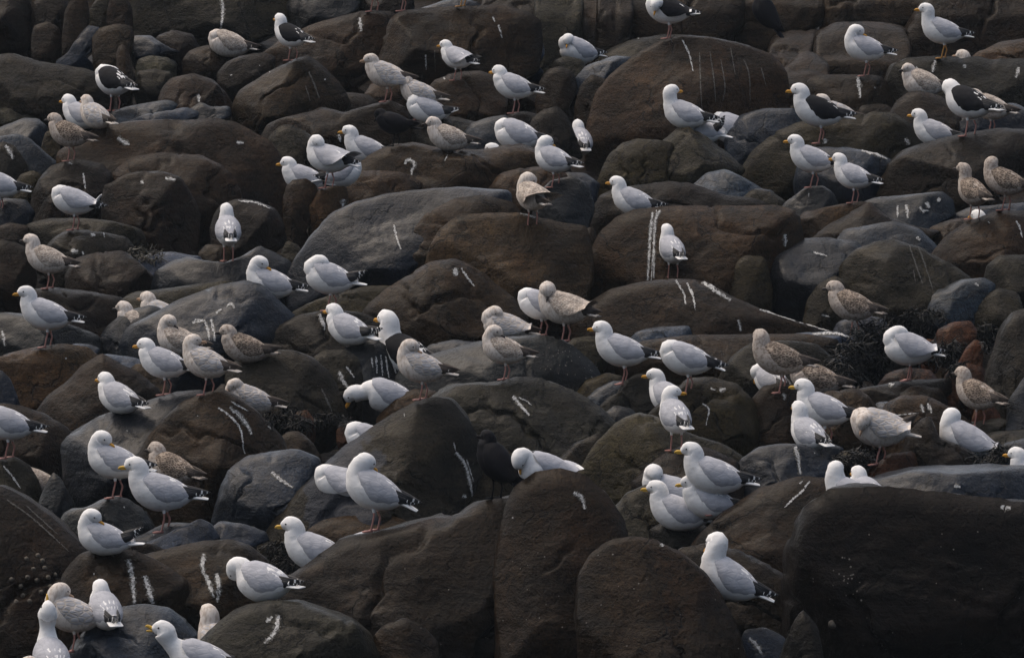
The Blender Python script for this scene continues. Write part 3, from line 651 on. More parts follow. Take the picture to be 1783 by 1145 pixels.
# two toned material of the great split boulder: a dark wet patch with a shape of its own
m_, nt_, b_ = None, None, None
M['p'] = M['g'].copy(); M['p'].name = 'grey_rock_with_dark_patch'
_nt = M['p'].node_tree
_b = _nt.nodes['Principled BSDF']
_src = _b.inputs['Base Color'].links[0].from_socket
_tc = N(_nt, 'ShaderNodeTexCoord')
_n = N(_nt, 'ShaderNodeTexNoise'); _n.inputs['Scale'].default_value = 2.0; _n.inputs['Detail'].default_value = 4
_nt.links.new(_tc.outputs['Object'], _n.inputs['Vector'])
_sx = N(_nt, 'ShaderNodeSeparateXYZ'); _nt.links.new(_tc.outputs['Object'], _sx.inputs[0])
_ma = N(_nt, 'ShaderNodeMath', operation='ABSOLUTE')
_m0 = N(_nt, 'ShaderNodeMath', operation='ADD'); _m0.inputs[1].default_value = 0.30; _nt.links.new(_sx.outputs[0], _m0.inputs[0]); _nt.links.new(_m0.outputs[0], _ma.inputs[0])
_m1 = N(_nt, 'ShaderNodeMath', operation='MULTIPLY_ADD'); _nt.links.new(_n.outputs['Fac'], _m1.inputs[0]); _m1.inputs[1].default_value = 1.1; _nt.links.new(_ma.outputs[0], _m1.inputs[2])
_nt.links.new(mixc(_nt, ramp(_nt, _m1.outputs[0], 0.74, 0.78, 1, 0), _src, (0.030, 0.032, 0.038)), _b.inputs['Base Color'])

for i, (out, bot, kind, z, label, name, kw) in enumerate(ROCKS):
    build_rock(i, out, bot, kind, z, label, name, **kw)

# one search tree over all rocks for placing birds and streaks
_V, _Fc, _own, _base = [], [], [], 0
for i, (v, f, dc, tf) in enumerate(rock_info):
    _V.append(v); _Fc.append(f + _base); _own.append(np.full(len(f), i)); _base += len(v)
_own = np.concatenate(_own)
_FL = np.concatenate(_Fc)
_faces = [tuple(q) if q[2] != q[3] else tuple(q[:3]) for q in _FL.tolist()]
TREE = BVHTree.FromPolygons(np.concatenate(_V).tolist(), _faces)

def cast(x, y):
    """first rock met along the photo ray: point, normal, rock index, view depth"""
    d = ray(x, y)
    loc, nor, fi, _ = TREE.ray_cast(Vector(CAM), Vector(d), 400)
    if loc is None:
        return None
    loc = np.array(loc)
    return loc, np.array(nor), int(_own[fi]), float((loc - CAM) @ FW)

# ------------------------------------------------------------------ the ground under the rocks
def ground_sheet():
    xs = np.concatenate([np.linspace(-900, -14, 8), np.linspace(-12, 12, 70), np.linspace(14, 900, 8)])
    ys = list(np.linspace(1700, -250, 90))
    g = []
    for yy in ys:
        d = depth(yy)
        q = pt(891.5, yy, d)
        g.append((q[1], q[2] - 0.42))
    (ya, za), (yb, zb) = g[0], g[-1]
    g = [(-300.0, za - 0.6), (10.0, za - 0.5)] + g + [(yb + 6, zb + 0.5), (yb + 60, zb + 4), (3000.0, zb + 6)]
    nx, ny = len(xs), len(g)
    P = np.array([(x, y, z) for (y, z) in g for x in xs])
    inn = (np.abs(P[:, 0]) < 20) & (P[:, 1] > 25) & (P[:, 1] < 80)
    P[:, 2] += np.where(inn, 0.16 * fractal(P * 1.7, 3), 0)
    f = []
    for a in range(ny - 1):
        for b in range(nx - 1):
            f.append((a * nx + b, a * nx + b + 1, (a + 1) * nx + b + 1, (a + 1) * nx + b))
    o = link_mesh('ground', P, f, M['d'])
    tag(o, "dark shore ground between the boulders", None, kind='structure')
    return o
ground = ground_sheet()

def cliff():
    xs = np.linspace(-1400, 3200, 150); ys = np.linspace(420, -170, 34)
    P = np.array([pt(x, y, depth(-30) + 1.2 + 0.0012 * (-y)) for y in ys for x in xs])
    n1 = perlin(P * 0.9 + 3) + 0.25 * perlin(P * 3)
    P += -FW * (0.35 * fractal(P * 0.8, 3) - 0.25 * np.exp(-(n1 / 0.05) ** 2))[:, None]
    nx = len(xs)
    f = [(a * nx + b, a * nx + b + 1, (a + 1) * nx + b + 1, (a + 1) * nx + b) for a in range(len(ys) - 1) for b in range(nx - 1)]
    top = [tuple(q) for q in P[-nx:]]
    V = np.vstack([P, P[-nx:] + np.array([0, 9.0, 1.5])]); m = len(P)
    f += [(m - nx + b, m - nx + b + 1, m + b + 1, m + b) for b in range(nx - 1)]
    o = link_mesh('cliff', V, f, M['b'])
    o.color = (0.75, 0.75, 0.75, 1)
    tag(o, "brown rock face behind the boulders", None, kind='structure')
cliff()

# loose rubble in the gaps (nobody could count it)
def more_rocks():
    rg = np.random.RandomState(11)
    V, Fs, n0 = [], [], 0
    nt, npp = 20, 12
    th = np.arange(nt) * 2 * math.pi / nt
    ph = np.linspace(0.02, math.pi - 0.02, npp)
    sph = np.array([(math.sin(b) * math.cos(a), math.sin(b) * math.sin(a), math.cos(b)) for b in ph for a in th])
    fc = np.array([(i * nt + j, (i + 1) * nt + j, (i + 1) * nt + (j + 1) % nt, i * nt + (j + 1) % nt) for i in range(npp - 1) for j in range(nt)])
    for k in range(190):
        y = rg.uniform(0, 1350)
        x = rg.choice([rg.uniform(-950, -150), rg.uniform(1950, 2750)])
        s = rg.uniform(0.3, 0.65)
        v = sph * np.array([rg.uniform(.9, 1.4), rg.uniform(.8, 1.2), rg.uniform(.6, .95)])
        for _ in range(14):
            n = rg.normal(size=3); n /= np.linalg.norm(n)
            v = v - np.clip(v @ n - rg.uniform(0.62, .85), 0, None)[:, None] * n
        v = v * s * (1 + 0.08 * fractal(sph * 2 + k * 3.3, 3)[:, None])
        V.append(v + pt(x, y, depth(y)) + np.array([0, 0, -0.15])); Fs.append(fc + n0); n0 += len(v)
    o = link_mesh('more_shore_rocks', np.concatenate(V), np.concatenate(Fs).tolist(), M['b'])
    tag(o, "further boulders of the same shore beyond the frame edges", None, kind='stuff')
more_rocks()

def rubble():
    rg = np.random.RandomState(5)
    base_v = []
    t = (1 + 5 ** .5) / 2
    ico = np.array([(-1, t, 0), (1, t, 0), (-1, -t, 0), (1, -t, 0), (0, -1, t), (0, 1, t), (0, -1, -t), (0, 1, -t), (t, 0, -1), (t, 0, 1), (-t, 0, -1), (-t, 0, 1)], float)
    ico /= np.linalg.norm(ico[0])
    fc = np.array([(0, 11, 5), (0, 5, 1), (0, 1, 7), (0, 7, 10), (0, 10, 11), (1, 5, 9), (5, 11, 4), (11, 10, 2), (10, 7, 6), (7, 1, 8), (3, 9, 4), (3, 4, 2), (3, 2, 6), (3, 6, 8), (3, 8, 9), (4, 9, 5), (2, 4, 11), (6, 2, 10), (8, 6, 7), (9, 8, 1)])
    # subdivide once
    vs_, cache, nf_ = [tuple(v) for v in ico], {}, []
    def mid(a, b):
        k = (min(a, b), max(a, b))
        if k not in cache:
            m = np.array(vs_[a]) + np.array(vs_[b]); m /= np.linalg.norm(m)
            vs_.append(tuple(m)); cache[k] = len(vs_) - 1
        return cache[k]
    for a, b, c in fc:
        x, y, z = mid(a, b), mid(b, c), mid(c, a)
        nf_ += [(a, x, z), (b, y, x), (c, z, y), (x, y, z)]
    sph = np.array(vs_); fc = np.array(nf_)
    V, Fs, n0 = [], [], 0
    for k in range(1100):
        y = rg.uniform(-80, 1300); x = rg.uniform(-500, 2283)
        d = depth(y)
        q = pt(x, y, d)
        s = rg.uniform(0.05, 0.16)
        sc = np.array([rg.uniform(.7, 1.4), rg.uniform(.7, 1.2), rg.uniform(.5, .9)]) * s
        v = sph * (1 + 0.30 * perlin(sph * 1.6 + k)[:, None])
        # flatten some sides
        for _ in range(4):
            n = rg.normal(size=3); n /= np.linalg.norm(n)
            dd = v @ n
            v = v - np.clip(dd - 0.72, 0, None)[:, None] * n
        a = rg.uniform(0, 6.28)
        ro = np.array([[math.cos(a), -math.sin(a), 0], [math.sin(a), math.cos(a), 0], [0, 0, 1]])
        v = (v * sc) @ ro.T + q + np.array([0, 0, -0.42 + 0.5 * s])
        V.append(v); Fs.append(fc + n0); n0 += len(v)
    o = link_mesh('rubble', np.concatenate(V), np.concatenate(Fs).tolist(), M['d'])
    o.color = (0.8, 0.8, 0.8, 1)
    tag(o, "loose dark rubble filling the gaps between the boulders", None, kind='stuff')
rubble()
# ------------------------------------------------------------------ birds
B = {}
def feather_mat(name, col, edge, scale, lo=0.02, hi=0.16, noise_mix=0.25, bump=0.5, rough=0.75):
    """rows of overlapping feathers: cells with a differently coloured rim"""
    m, nt, b = new_mat(name)
    L = nt.links.new
    tc = N(nt, 'ShaderNodeTexCoord')
    mp = N(nt, 'ShaderNodeMapping'); mp.inputs['Scale'].default_value = (0.55, 1.0, 1.15)
    L(tc.outputs['Object'], mp.inputs[0])
    oi = N(nt, 'ShaderNodeObjectInfo')
    mul = N(nt, 'ShaderNodeMath', operation='MULTIPLY'); mul.inputs[1].default_value = 3.0; L(oi.outputs['Random'], mul.inputs[0])
    ad = N(nt, 'ShaderNodeVectorMath', operation='ADD'); L(mp.outputs[0], ad.inputs[0]); L(mul.outputs[0], ad.inputs[1])
    v = N(nt, 'ShaderNodeTexVoronoi', feature='DISTANCE_TO_EDGE'); v.inputs['Scale'].default_value = scale
    L(ad.outputs[0], v.inputs['Vector'])
    n = N(nt, 'ShaderNodeTexNoise'); n.inputs['Scale'].default_value = 22; n.inputs['Detail'].default_value = 4; L(ad.outputs[0], n.inputs['Vector'])
    c = mixc(nt, ramp(nt, v.outputs['Distance'], lo, hi), edge, col)
    c = mixc(nt, 1.0, c, mixc(nt, ramp(nt, n.outputs['Fac'], 0.3, 0.7), (1 - noise_mix,) * 3, (1 + noise_mix,) * 3), 'MULTIPLY')
    L(c, b.inputs['Base Color'])
    b.inputs['Roughness'].default_value = rough
    b.inputs['Specular IOR Level'].default_value = 0.25
    bp = N(nt, 'ShaderNodeBump'); bp.inputs['Strength'].default_value = bump; bp.inputs['Distance'].default_value = 0.006
    L(ramp(nt, v.outputs['Distance'], 0.0, 0.2), bp.inputs['Height']); L(bp.outputs[0], b.inputs['Normal'])
    return m
B['white'] = flat_mat('white_feathers', (0.80, 0.79, 0.775), 0.8, scale=45, bump=0.45, spec=0.15, col2=(0.66, 0.645, 0.62), lo=0.5, hi=0.75, stretch=(0.6, 1, 1))
B['streak'] = flat_mat('streaky_pale_feathers', (0.66, 0.60, 0.54), 0.8, scale=55, bump=0.3, col2=(0.46, 0.39, 0.33), lo=0.42, hi=0.68, stretch=(1, 1, 0.5))
B['buff'] = flat_mat('buff_feathers', (0.46, 0.40, 0.345), 0.8, scale=50, bump=0.3, col2=(0.25, 0.20, 0.165), lo=0.42, hi=0.68)
B['greyW'] = feather_mat('grey_mantle_feathers', (0.41, 0.415, 0.445), (0.37, 0.375, 0.405), 30, 0.0, 0.10, 0.09, 0.18)
B['greyS'] = feather_mat('brownish_grey_feathers', (0.37, 0.365, 0.375), (0.44, 0.39, 0.34), 30, 0.0, 0.16, 0.22, 0.5)
B['mott'] = feather_mat('mottled_brown_feathers', (0.085, 0.060, 0.045), (0.33, 0.265, 0.205), 60, 0.0, 0.22, 0.45, 0.6)
B['mottP'] = feather_mat('mottled_pale_feathers', (0.30, 0.245, 0.20), (0.52, 0.455, 0.39), 60, 0.0, 0.24, 0.35, 0.6)
B['slate'] = flat_mat('black_mantle_feathers', (0.012, 0.012, 0.014), 0.7, 0.25, 40, 0.3, spec=0.08)
B['black'] = flat_mat('black_wing_tip_feathers', (0.014, 0.014, 0.016), 0.55, 0.2, 60, 0.2)
B['brown'] = flat_mat('dark_brown_wing_tip_feathers', (0.045, 0.034, 0.027), 0.6, 0.25, 60, 0.2)
B['crow'] = flat_mat('black_crow_feathers', (0.004, 0.004, 0.006), 0.6, 0.3, 50, 0.2, spec=0.06)
B['bill'] = flat_mat('orange_yellow_bill', (0.62, 0.30, 0.035), 0.45, 0.1)
B['billY'] = flat_mat('yellow_bill', (0.66, 0.40, 0.06), 0.45, 0.1)
B['billD'] = flat_mat('dark_bill', (0.035, 0.028, 0.025), 0.45, 0.1)
B['billP'] = flat_mat('dull_pink_bill', (0.42, 0.27, 0.17), 0.45, 0.1)
B['leg'] = flat_mat('pink_leg', (0.40, 0.19, 0.155), 0.55, 0.1)
B['legO'] = flat_mat('orange_leg', (0.52, 0.25, 0.06), 0.55, 0.1)
B['eye'] = flat_mat('eye', (0.012, 0.010, 0.010), 0.25, 0.0)

def cr(P, n):
    """Catmull-Rom through the rows of P"""
    P = np.asarray(P, float)
    E = np.vstack([2 * P[0] - P[1], P, 2 * P[-1] - P[-2]])
    t = np.linspace(0, len(P) - 1 - 1e-9, n)
    k = t.astype(int); f = (t - k)[:, None]
    a, b, c, d = E[k], E[k + 1], E[k + 2], E[k + 3]
    return 0.5 * ((2 * b) + (c - a) * f + (2 * a - 5 * b + 4 * c - d) * f ** 2 + (3 * b - a - 3 * c + d) * f ** 3)

def loft(ctrl, n, m, side0=(0, 1, 0), ends=True):
    """rows of ctrl: x,y,z,normal radius,side radius -> verts, faces of a closed tube with rounded section"""
    S_ = cr(ctrl, n)
    C = S_[:, :3]
    T = np.gradient(C, axis=0)
    T /= np.maximum(np.linalg.norm(T, axis=1), 1e-9)[:, None]
    s = np.array(side0, float)
    ang = np.arange(m) * 2 * math.pi / m
    V = []
    for k in range(n):
        s = s - T[k] * (s @ T[k]); s /= np.linalg.norm(s)
        nn = np.cross(T[k], s)
        V.append(C[k] + np.outer(np.cos(ang) * max(S_[k, 3], 0.001), -nn) + np.outer(np.sin(ang) * max(S_[k, 4], 0.001), s))
    V = np.concatenate(V)
    F_ = []
    for k in range(n - 1):
        for j in range(m):
            F_.append((k * m + j, (k + 1) * m + j, (k + 1) * m + (j + 1) % m, k * m + (j + 1) % m))
    if ends:
        V = np.vstack([V, C[0], C[-1]])
        e0, e1 = n * m, n * m + 1
        for j in range(m):
            F_.append((e0, j, (j + 1) % m))
            F_.append((e1, (n - 1) * m + (j + 1) % m, (n - 1) * m + j))
    return V, F_, S_

# trunk stations: x, z, normal radius, side radius (metres, standing bird facing +X, feet at z = 0)
TRUNK = np.array([(-0.195, .222, .014, .020), (-0.155, .222, .042, .050), (-0.095, .226, .082, .080), (-0.02, .236, .109, .100), (0.05, .250, .117, .104), (0.108, .276, .102, .094)])

def trunk_at(x):
    return [np.interp(x, TRUNK[:, 0], TRUNK[:, k]) for k in (1, 2, 3)]

POSES = {
    #          neck points (x,y,z,rn,rs)                                                         pivot            head pitch
    'stand':  ([(0.142, 0, .318, .082, .077), (0.153, 0, .350, .069, .066)], (0.156, 0, .376), 0),
    'rest':   ([(0.140, 0, .314, .083, .078), (0.149, 0, .338, .074, .071)], (0.148, 0, .352), -4),
    'alert':  ([(0.145, 0, .328, .076, .072), (0.156, 0, .376, .061, .058)], (0.160, 0, .412), 2),
    'tuck':   ([(0.138, 0, .322, .074, .070), (0.140, 0, .355, .064, .060)], (0.128, 0, .380), -24),
    'low':    ([(0.138, 0, .312, .076, .072), (0.148, 0, .330, .070, .064)], (0.120, 0, .345), -30),
    'chest':  ([(0.146, 0, .328, .072, .068), (0.172, 0, .362, .058, .055)], (0.192, 0, .362), -95),
    'side':   ([(0.142, 0, .325, .072, .068), (0.146, 0, .360, .060, .058)], (0.138, 0, .378), -48),
    'down':   ([(0.155, 0, .285, .070, .066), (0.195, 0, .272, .056, .054)], (0.225, 0, .255), -58),
    'up':     ([(0.146, 0, .330, .066, .062), (0.156, 0, .390, .046, .044)], (0.162, 0, .440), 72),
    'call':   ([(0.155, 0, .315, .066, .062), (0.195, 0, .352, .050, .048)], (0.228, 0, .380), 16),
    'gone':   ([(0.140, 0, .312, .078, .074), (0.130, 0, .322, .070, .066)], (0.100, .050, .300), -58),
}
KINDS = {
    #        body      wing     tip      tail     bill     leg     wing back edge, size
    'A': ('white', 'greyW', 'black', 'white', 'bill', 'leg', 'white', 1.0),
    'Y': ('white', 'greyW', 'black', 'white', 'billY', 'leg', 'white', 1.0),
    'B': ('white', 'slate', 'black', 'white', 'bill', 'leg', 'white', 1.10),
    'S': ('streak', 'greyS', 'brown', 'streak', 'billP', 'leg', 'streak', 0.98),
    'I': ('buff', 'mott', 'brown', 'buff', 'billD', 'leg', 'mott', 0.97),
    'P': ('streak', 'mottP', 'brown', 'streak', 'billD', 'leg', 'mottP', 0.97),
    'C': ('crow', 'crow', 'crow', 'crow', 'crow', 'crow', 'crow', 0.84),
}

def bird_parts(kind, pose, hy=0, pitch=0, sit=False, tail=0, tipup=0, spread=0, drop=0, hp=None, nk=0.0, seed=0, legs=True, fluff=0):
    """list of (part name, verts, faces, materials, material index)"""
    rg = random.Random(seed)
    mb, mw, mt, mtl, mbill, mleg, medge, _ = KINDS[kind]
    neck, piv, hp0 = POSES[pose]
    hp = hp0 if hp is None else hp
    crow = kind == 'C'
    piv = np.array(piv) + np.array([0.0, 0, nk])
    if pose == 'gone' and hy < 0: piv[1] = -piv[1]
    neck = [np.array(q) + np.array([0, 0, nk * (0.35 if a == 0 else 0.75), 0, 0]) for a, q in enumerate(neck)]
    hs = 0.88 if crow else 1.0
    # head
    cp, sp = math.cos(math.radians(hp)), math.sin(math.radians(hp))
    cy, sy = math.cos(math.radians(hy)), math.sin(math.radians(hy))
    def hd(d, h, side=0.0):
        x = d * cp - h * sp; z = d * sp + h * cp
        return piv + np.array([x * cy - side * sy, x * sy + side * cy, z])
    head = [(0.000, 0.022, .062, .057), (0.018, 0.040, .058, .053), (0.044, 0.045, .049, .043), (0.066, 0.038, .033, .028), (0.081, 0.030, .016, .015)]
    ctrl = [(x, 0, z, rn * (1 + fluff), rs * (1 + fluff)) for x, z, rn, rs in TRUNK] + [tuple(q) for q in neck]
    ctrl += [(*hd(d * hs, h * hs), rn * hs, rs * hs) for d, h, rn, rs in head]
    V, Fc, _ = loft(ctrl, 44, 18)
    Vn = V + 0.0035 * perlin(V * 28 + seed)[:, None] * np.array([1, 1, 1]) + 0.002 * perlin(V * 70 + seed)[:, None]
    out = [['body', Vn, Fc, [mb], None]]
    # wings: shells that wrap the sides of the trunk
    nu, nv = 34, 24
    for sg in (1, -1):
        Wv, Wm = [], []
        for a in range(nu):
            u = a / (nu - 1)
            x = 0.128 - u * 0.328
            z, rn, rs = trunk_at(max(x, -0.185))
            rn, rs = max(rn, 0.030), max(rs, 0.038)
            rn *= 1 + fluff; rs *= 1 + fluff
            atop = math.radians(20 * max(0, 0.15 - u) / 0.15)
            alow = math.radians(np.interp(u, [0, 0.12, 0.35, 0.7, 1], [52, 88, 116, 112, 96]))
            for b in range(nv):
                v = b / (nv - 1)
                an = atop + (alow - atop) * v
                k = 0.985 + 0.080 * min(1, u * 6) * (1 - max(0, (v - 0.70) / 0.30) ** 2)
                k += (0.020 * ((v * 3.0 + u * 2.2 + 0.3) % 1.0) - 0.008) * min(1, u * 6) * (1 if v < 0.93 else 0)
                out_w = spread * u * u * 0.20 + (drop if sg > 0 else 0) * u * 0.05
                p = np.array([x, sg * (math.sin(an) * rs * k + out_w * v), z + math.cos(an) * rn * k + spread * u * u * 0.06 - (drop if sg > 0 else 0) * u * v * 0.06])
                Wv.append(p)
        Wf, Wi = [], []
        for a in range(nu - 1):
            for b in range(nv - 1):
                q = (a * nv + b, a * nv + b + 1, (a + 1) * nv + b + 1, (a + 1) * nv + b)
                Wf.append(q if sg > 0 else q[::-1])
                edge = (a >= nu - 3 and b > 12)
                tick = (a, b) in ((22, 7), (23, 7), (24, 8), (25, 8), (24, 7)) and kind in 'AYBS'
                Wi.append(1 if (edge and kind in 'AYBS') or tick else 0)
        out.append(['wing', np.array(Wv), Wf, [B_[0] for B_ in [(mw,), (medge if not crow else mw,)]], Wi])
    # wing tips: long flat primaries, the far ends spotted white in adults
    for sg in (1, -1):
        Vv, Ff, Mi, n0 = [], [], [], 0
        for q in range(3):
            L0 = 0.158 - 0.026 * q
            zz = 0.232 - 0.012 * q
            y0 = 0.048 + 0.006 * q
            xt = -0.125 - L0
            ct = [(-0.050, sg * y0, zz + .030, .022, .007), (-0.115, sg * (y0 - .006), zz + .026, .027, .008), (-0.185, sg * (0.030 + 0.004 * q), zz + .014, .022, .007),
                  (xt + .03, sg * (0.010 + 0.004 * q), zz + .003, .012, .004), (xt, sg * (0.004 + .003 * q), zz, .003, .002)]
            v, f, s_ = loft(ct, 26, 8)
            Vv.append(v); Ff += [tuple(i + n0 for i in ff) for ff in f]
            for ff in f:
                st = min(ff) // 8
                Mi.append(1 if kind in 'AYB' and (st >= 25 or (st in (16 + q, 20 + q) and min(ff) % 8 in (1, 2, 5, 6))) else 0)
            n0 += len(v)
        Vv = np.concatenate(Vv)
        if tipup:
            a = math.radians(tipup)
            o = np.array([-0.10, 0, 0.235])
            r = Vv - o
            Vv = np.stack([r[:, 0] * math.cos(a) + r[:, 2] * math.sin(a), r[:, 1] + sg * 0.03 * (-r[:, 0] / 0.2).clip(0, 1), -r[:, 0] * math.sin(a) + r[:, 2] * math.cos(a)], 1) + o
        out.append(['wing_tip', Vv, Ff, [mt, 'white'], Mi])
    # tail: flat fan
    ct = [(-0.150, 0, .212, .022, .046), (-0.19, 0, .205, .014, .048), (-0.225, 0, .199, .010, .050), (-0.258, 0, .193, .006, .049), (-0.270, 0, .191, .003, .042)]
    if crow: ct = [(x - 0.02, y, z - 0.02, rn, rs * .8) for x, y, z, rn, rs in ct]
    v, f, s_ = loft(ct, 10, 10)
    if tail:
        a = math.radians(tail); o = np.array([-0.15, 0, 0.215]); r = v - o
        v = np.stack([r[:, 0] * math.cos(a) + r[:, 2] * math.sin(a), r[:, 1], -r[:, 0] * math.sin(a) + r[:, 2] * math.cos(a)], 1) + o
    out.append(['tail', v, f, [mtl, 'brown'], [1 if kind in 'IP' and min(ff) // 10 >= 6 else 0 for ff in f]])
    # bill
    gape = 26 if pose == 'call' else 0
    k = 1.1 if crow else 0.88
    def mandible(sgn):
        g = math.radians(gape * 0.5) * sgn
        pts = []
        for d, h, rn, rs in ([(0.0, .004, .0120, .011), (.018, .004, .0105, .009), (.038, .004, .0098, .007), (.050, .001, .0080, .0050), (.058, -.007, .003, .002)] if sgn > 0 else
                             [(0.0, -.006, .007, .008), (.018, -.006, .006, .0065), (.036, -.007, .006, .005), (.046, -.006, .0025, .002)]):
            d *= k
            dd = 0.074 + d * math.cos(g) - 0; hh = 0.028 + h + d * math.sin(g)
            pts.append((*hd(dd * hs, hh * hs), rn, rs))
        s0 = np.array([-sy, cy, 0])
        return loft(pts, 9, 8, side0=s0)
    v1, f1, _ = mandible(1); v2, f2, _ = mandible(-1)
    out.append(['bill', np.vstack([v1, v2]), f1 + [tuple(i + len(v1) for i in q) for q in f2], [mbill], None])
    # eyes
    for sg in (1, -1):
        c = hd(0.050 * hs, 0.052 * hs, sg * 0.0385 * hs)
        ph = [(math.sin(a) * math.cos(b), math.sin(a) * math.sin(b), math.cos(a)) for a in np.linspace(0, math.pi, 6) for b in np.arange(8) * math.pi / 4]
        v = c + 0.0062 * np.array(ph)
        f = [(a * 8 + b, (a + 1) * 8 + b, (a + 1) * 8 + (b + 1) % 8, a * 8 + (b + 1) % 8) for a in range(5) for b in range(8)]
        out.append(['eye', v, f, ['eye'], None])
    # body pitch about the hip
    if pitch:
        a = math.radians(-pitch); o = np.array([0.0, 0, 0.2])
        for q in out:
            r = q[1] - o
            q[1] = np.stack([r[:, 0] * math.cos(a) + r[:, 2] * math.sin(a), r[:, 1], -r[:, 0] * math.sin(a) + r[:, 2] * math.cos(a)], 1) + o
    if sit:
        for q in out:
            q[1] = q[1] + np.array([0, 0, -0.122])
    elif legs:
        for sg in (1, -1):
            fx = sg * rg.uniform(0.008, 0.026) + 0.006
            y = sg * 0.036
            ct = [(0.005 + fx * .3, y * .9, .175, .024, .022), (fx * .4, y, .135, .013, .012), (fx * .5 - 0.004, y, .105, .0062, .0062), (fx - 0.010, y, .075, .0066, .0060), (fx, y, .03, .0056, .0056), (0.004 + fx, y, .004, .007, .007)]
            v, f, _ = loft(ct, 14, 7)
            out.append(['leg', v, f, [mleg, mb], [1 if min(ff) // 7 < 4 else 0 for ff in f]])
            # webbed foot
            x0 = 0.004 + fx
            toes = []
            for an in (-32, 0, 32):
                toes.append((x0 + 0.058 * math.cos(math.radians(an)), y + 0.058 * math.sin(math.radians(an))))
            h = 0.006
            fv = [(x0 - .012, y, h + .006), (x0 + .002, y - .007, h + .004), (x0 + .002, y + .007, h + .004)]
            fv += [(tx, ty, 0.003) for tx, ty in toes] + [(0.5 * (toes[0][0] + toes[1][0]) - .008, 0.5 * (toes[0][1] + toes[1][1]), 0.002), (0.5 * (toes[2][0] + toes[1][0]) - .008, 0.5 * (toes[2][1] + toes[1][1]), 0.002)]
            fv += [(p_[0], p_[1], -0.004) for p_ in fv]
            rim = [0, 1, 3, 6, 4, 7, 5, 2]
            ff = [(0, 1, 2), (1, 3, 6), (1, 6, 4), (1, 4, 2), (2, 4, 7), (2, 7, 5)]
            ff += [tuple(reversed([i + 8 for i in t_])) for t_ in ff]
            ff += [(rim[a], rim[a] + 8, rim[(a + 1) % 8] + 8, rim[(a + 1) % 8]) for a in range(8)]
            out.append(['foot', np.array(fv), ff, [mleg], None])
    return out

NAMES = {'A': 'grey_gull', 'Y': 'grey_gull', 'B': 'black_backed_gull', 'S': 'young_grey_gull', 'I': 'young_brown_gull', 'P': 'young_brown_gull', 'C': 'crow'}
CATS = {'A': 'gull', 'Y': 'gull', 'B': 'gull', 'S': 'gull', 'I': 'gull', 'P': 'gull', 'C': 'crow'}
GRP = {'A': 'adult grey gulls on the rocks', 'Y': 'adult grey gulls on the rocks', 'B': 'black-backed gulls on the rocks', 'S': 'part grown grey gulls on the rocks', 'I': 'young brown gulls on the rocks', 'P': 'young brown gulls on the rocks', 'C': 'crows among the gulls'}
BIRDS = []
def G(kind, x, y, yaw, pose, label, **kw):
    BIRDS.append((kind, x, y, yaw, pose, label, kw))
# kind, foot x, foot y, yaw (0 = facing the photo's left, 90 = facing away), pose, label
# --- back row
G('A', 4, 92, 5, 'rest', "grey gull cut off by the frame edge above the large plain boulder", sit=True, hid=.5)
G('B', 200, 189, 45, 'gone', "black-backed gull with hidden head standing on a wet slab", hy=-60)
G('S', 170, 226, 48, 'rest', "brownish grey gull sitting just behind the young gull with the dark wing tip", sit=True)
G('A', 146, 226, 30, 'rest', "gull whose white head shows beside the sitting brownish grey gull", sit=True, back=0.25)
G('I', 124, 280, 20, 'rest', "young gull with a dark wing tip on the dark brown boulder at the shore's edge")
G('P', 402, 100, 0, 'gone', "pale young gull with its head buried in its feathers, under the long white streak", sit=True, s=1.05, fluff=.08, hy=-100)
G('B', 510, 103, 38, 'stand', "small black-backed gull with bright white head on the wedge shaped boulder", s=.86, hy=-10)
G('A', 652, 20, 20, 'gone', "gull cropped by the top edge above the streaked ridge boulder")
G('A', 703, 18, 0, 'stand', "gull above the frame of which only pink legs show")
G('A', 807, 8, 0, 'stand', "gull above the frame of which only yellow feet show", legc='legO')
G('S', 677, 164, 8, 'rest', "pale streaky gull with one drooping wing and a dark eye patch", drop=.8, hy=25, s=1.04)
G('S', 735, 204, 12, 'rest', "brownish headed gull standing right before a white preening gull", s=.98, hy=-30)
G('A', 748, 215, 0, 'gone', "white bellied preening gull behind the brownish headed gull's legs", sit=True, tail=28, tipup=10, hy=-100)
G('A', 798, 124, 35, 'rest', "small preening gull on the cracked brown boulder with wing held out", s=.86, spread=.7, hy=15)
G('A', 899, 197, 14, 'rest', "grey gull with yellowish head above the gull with the rounded back", hy=-12)
G('A', 905, 262, 10, 'gone', "grey gull with rounded back and hidden head, above the gull with dark wing smudges", sit=True, s=1.1, hid=.4, hy=-80, fluff=.1)
G('A', 968, 306, 30, 'tuck', "grey gull with dark barred wing tip at the end of the long slab", hy=-120)
G('C', 690, 254, 15, 'rest', "black crow bending its head on the long cracked slab", hp=-50, pitch=-4)
G('P', 786, 264, 2, 'rest', "buff young gull sitting beside the crow on the long slab", sit=True, s=1.02, hy=15)
G('A', 888, 312, 20, 'rest', "gull hidden behind the long slab with just its white crown showing", sit=True, hid=.5)
G('A', 642, 285, 4, 'stand', "gull with orange bill sitting behind the end of the long slab", sit=True, hid=.5)
G('A', 575, 314, 20, 'side', "preening gull with its grey wing opened beside the narrow brown stone", hy=150, spread=1.0, s=1.05)
G('A', 590, 328, 160, 'gone', "gull lying low behind the preening gull with opened wing", sit=True, hid=.5, hy=90)
G('A', 534, 336, 5, 'rest', "gull peering over the wet topped narrow stone with yellow bill", sit=True, hid=.5)
G('A', 1010, 112, -20, 'low', "fluffy white gull sleeping behind a grey stone near the wall", sit=True, hid=.4, hy=60, fluff=.12, hp=-40)
G('A', 1012, 272, 80, 'rest', "gull half hidden by the edge of the giant domed boulder", sit=True, hid=.5)
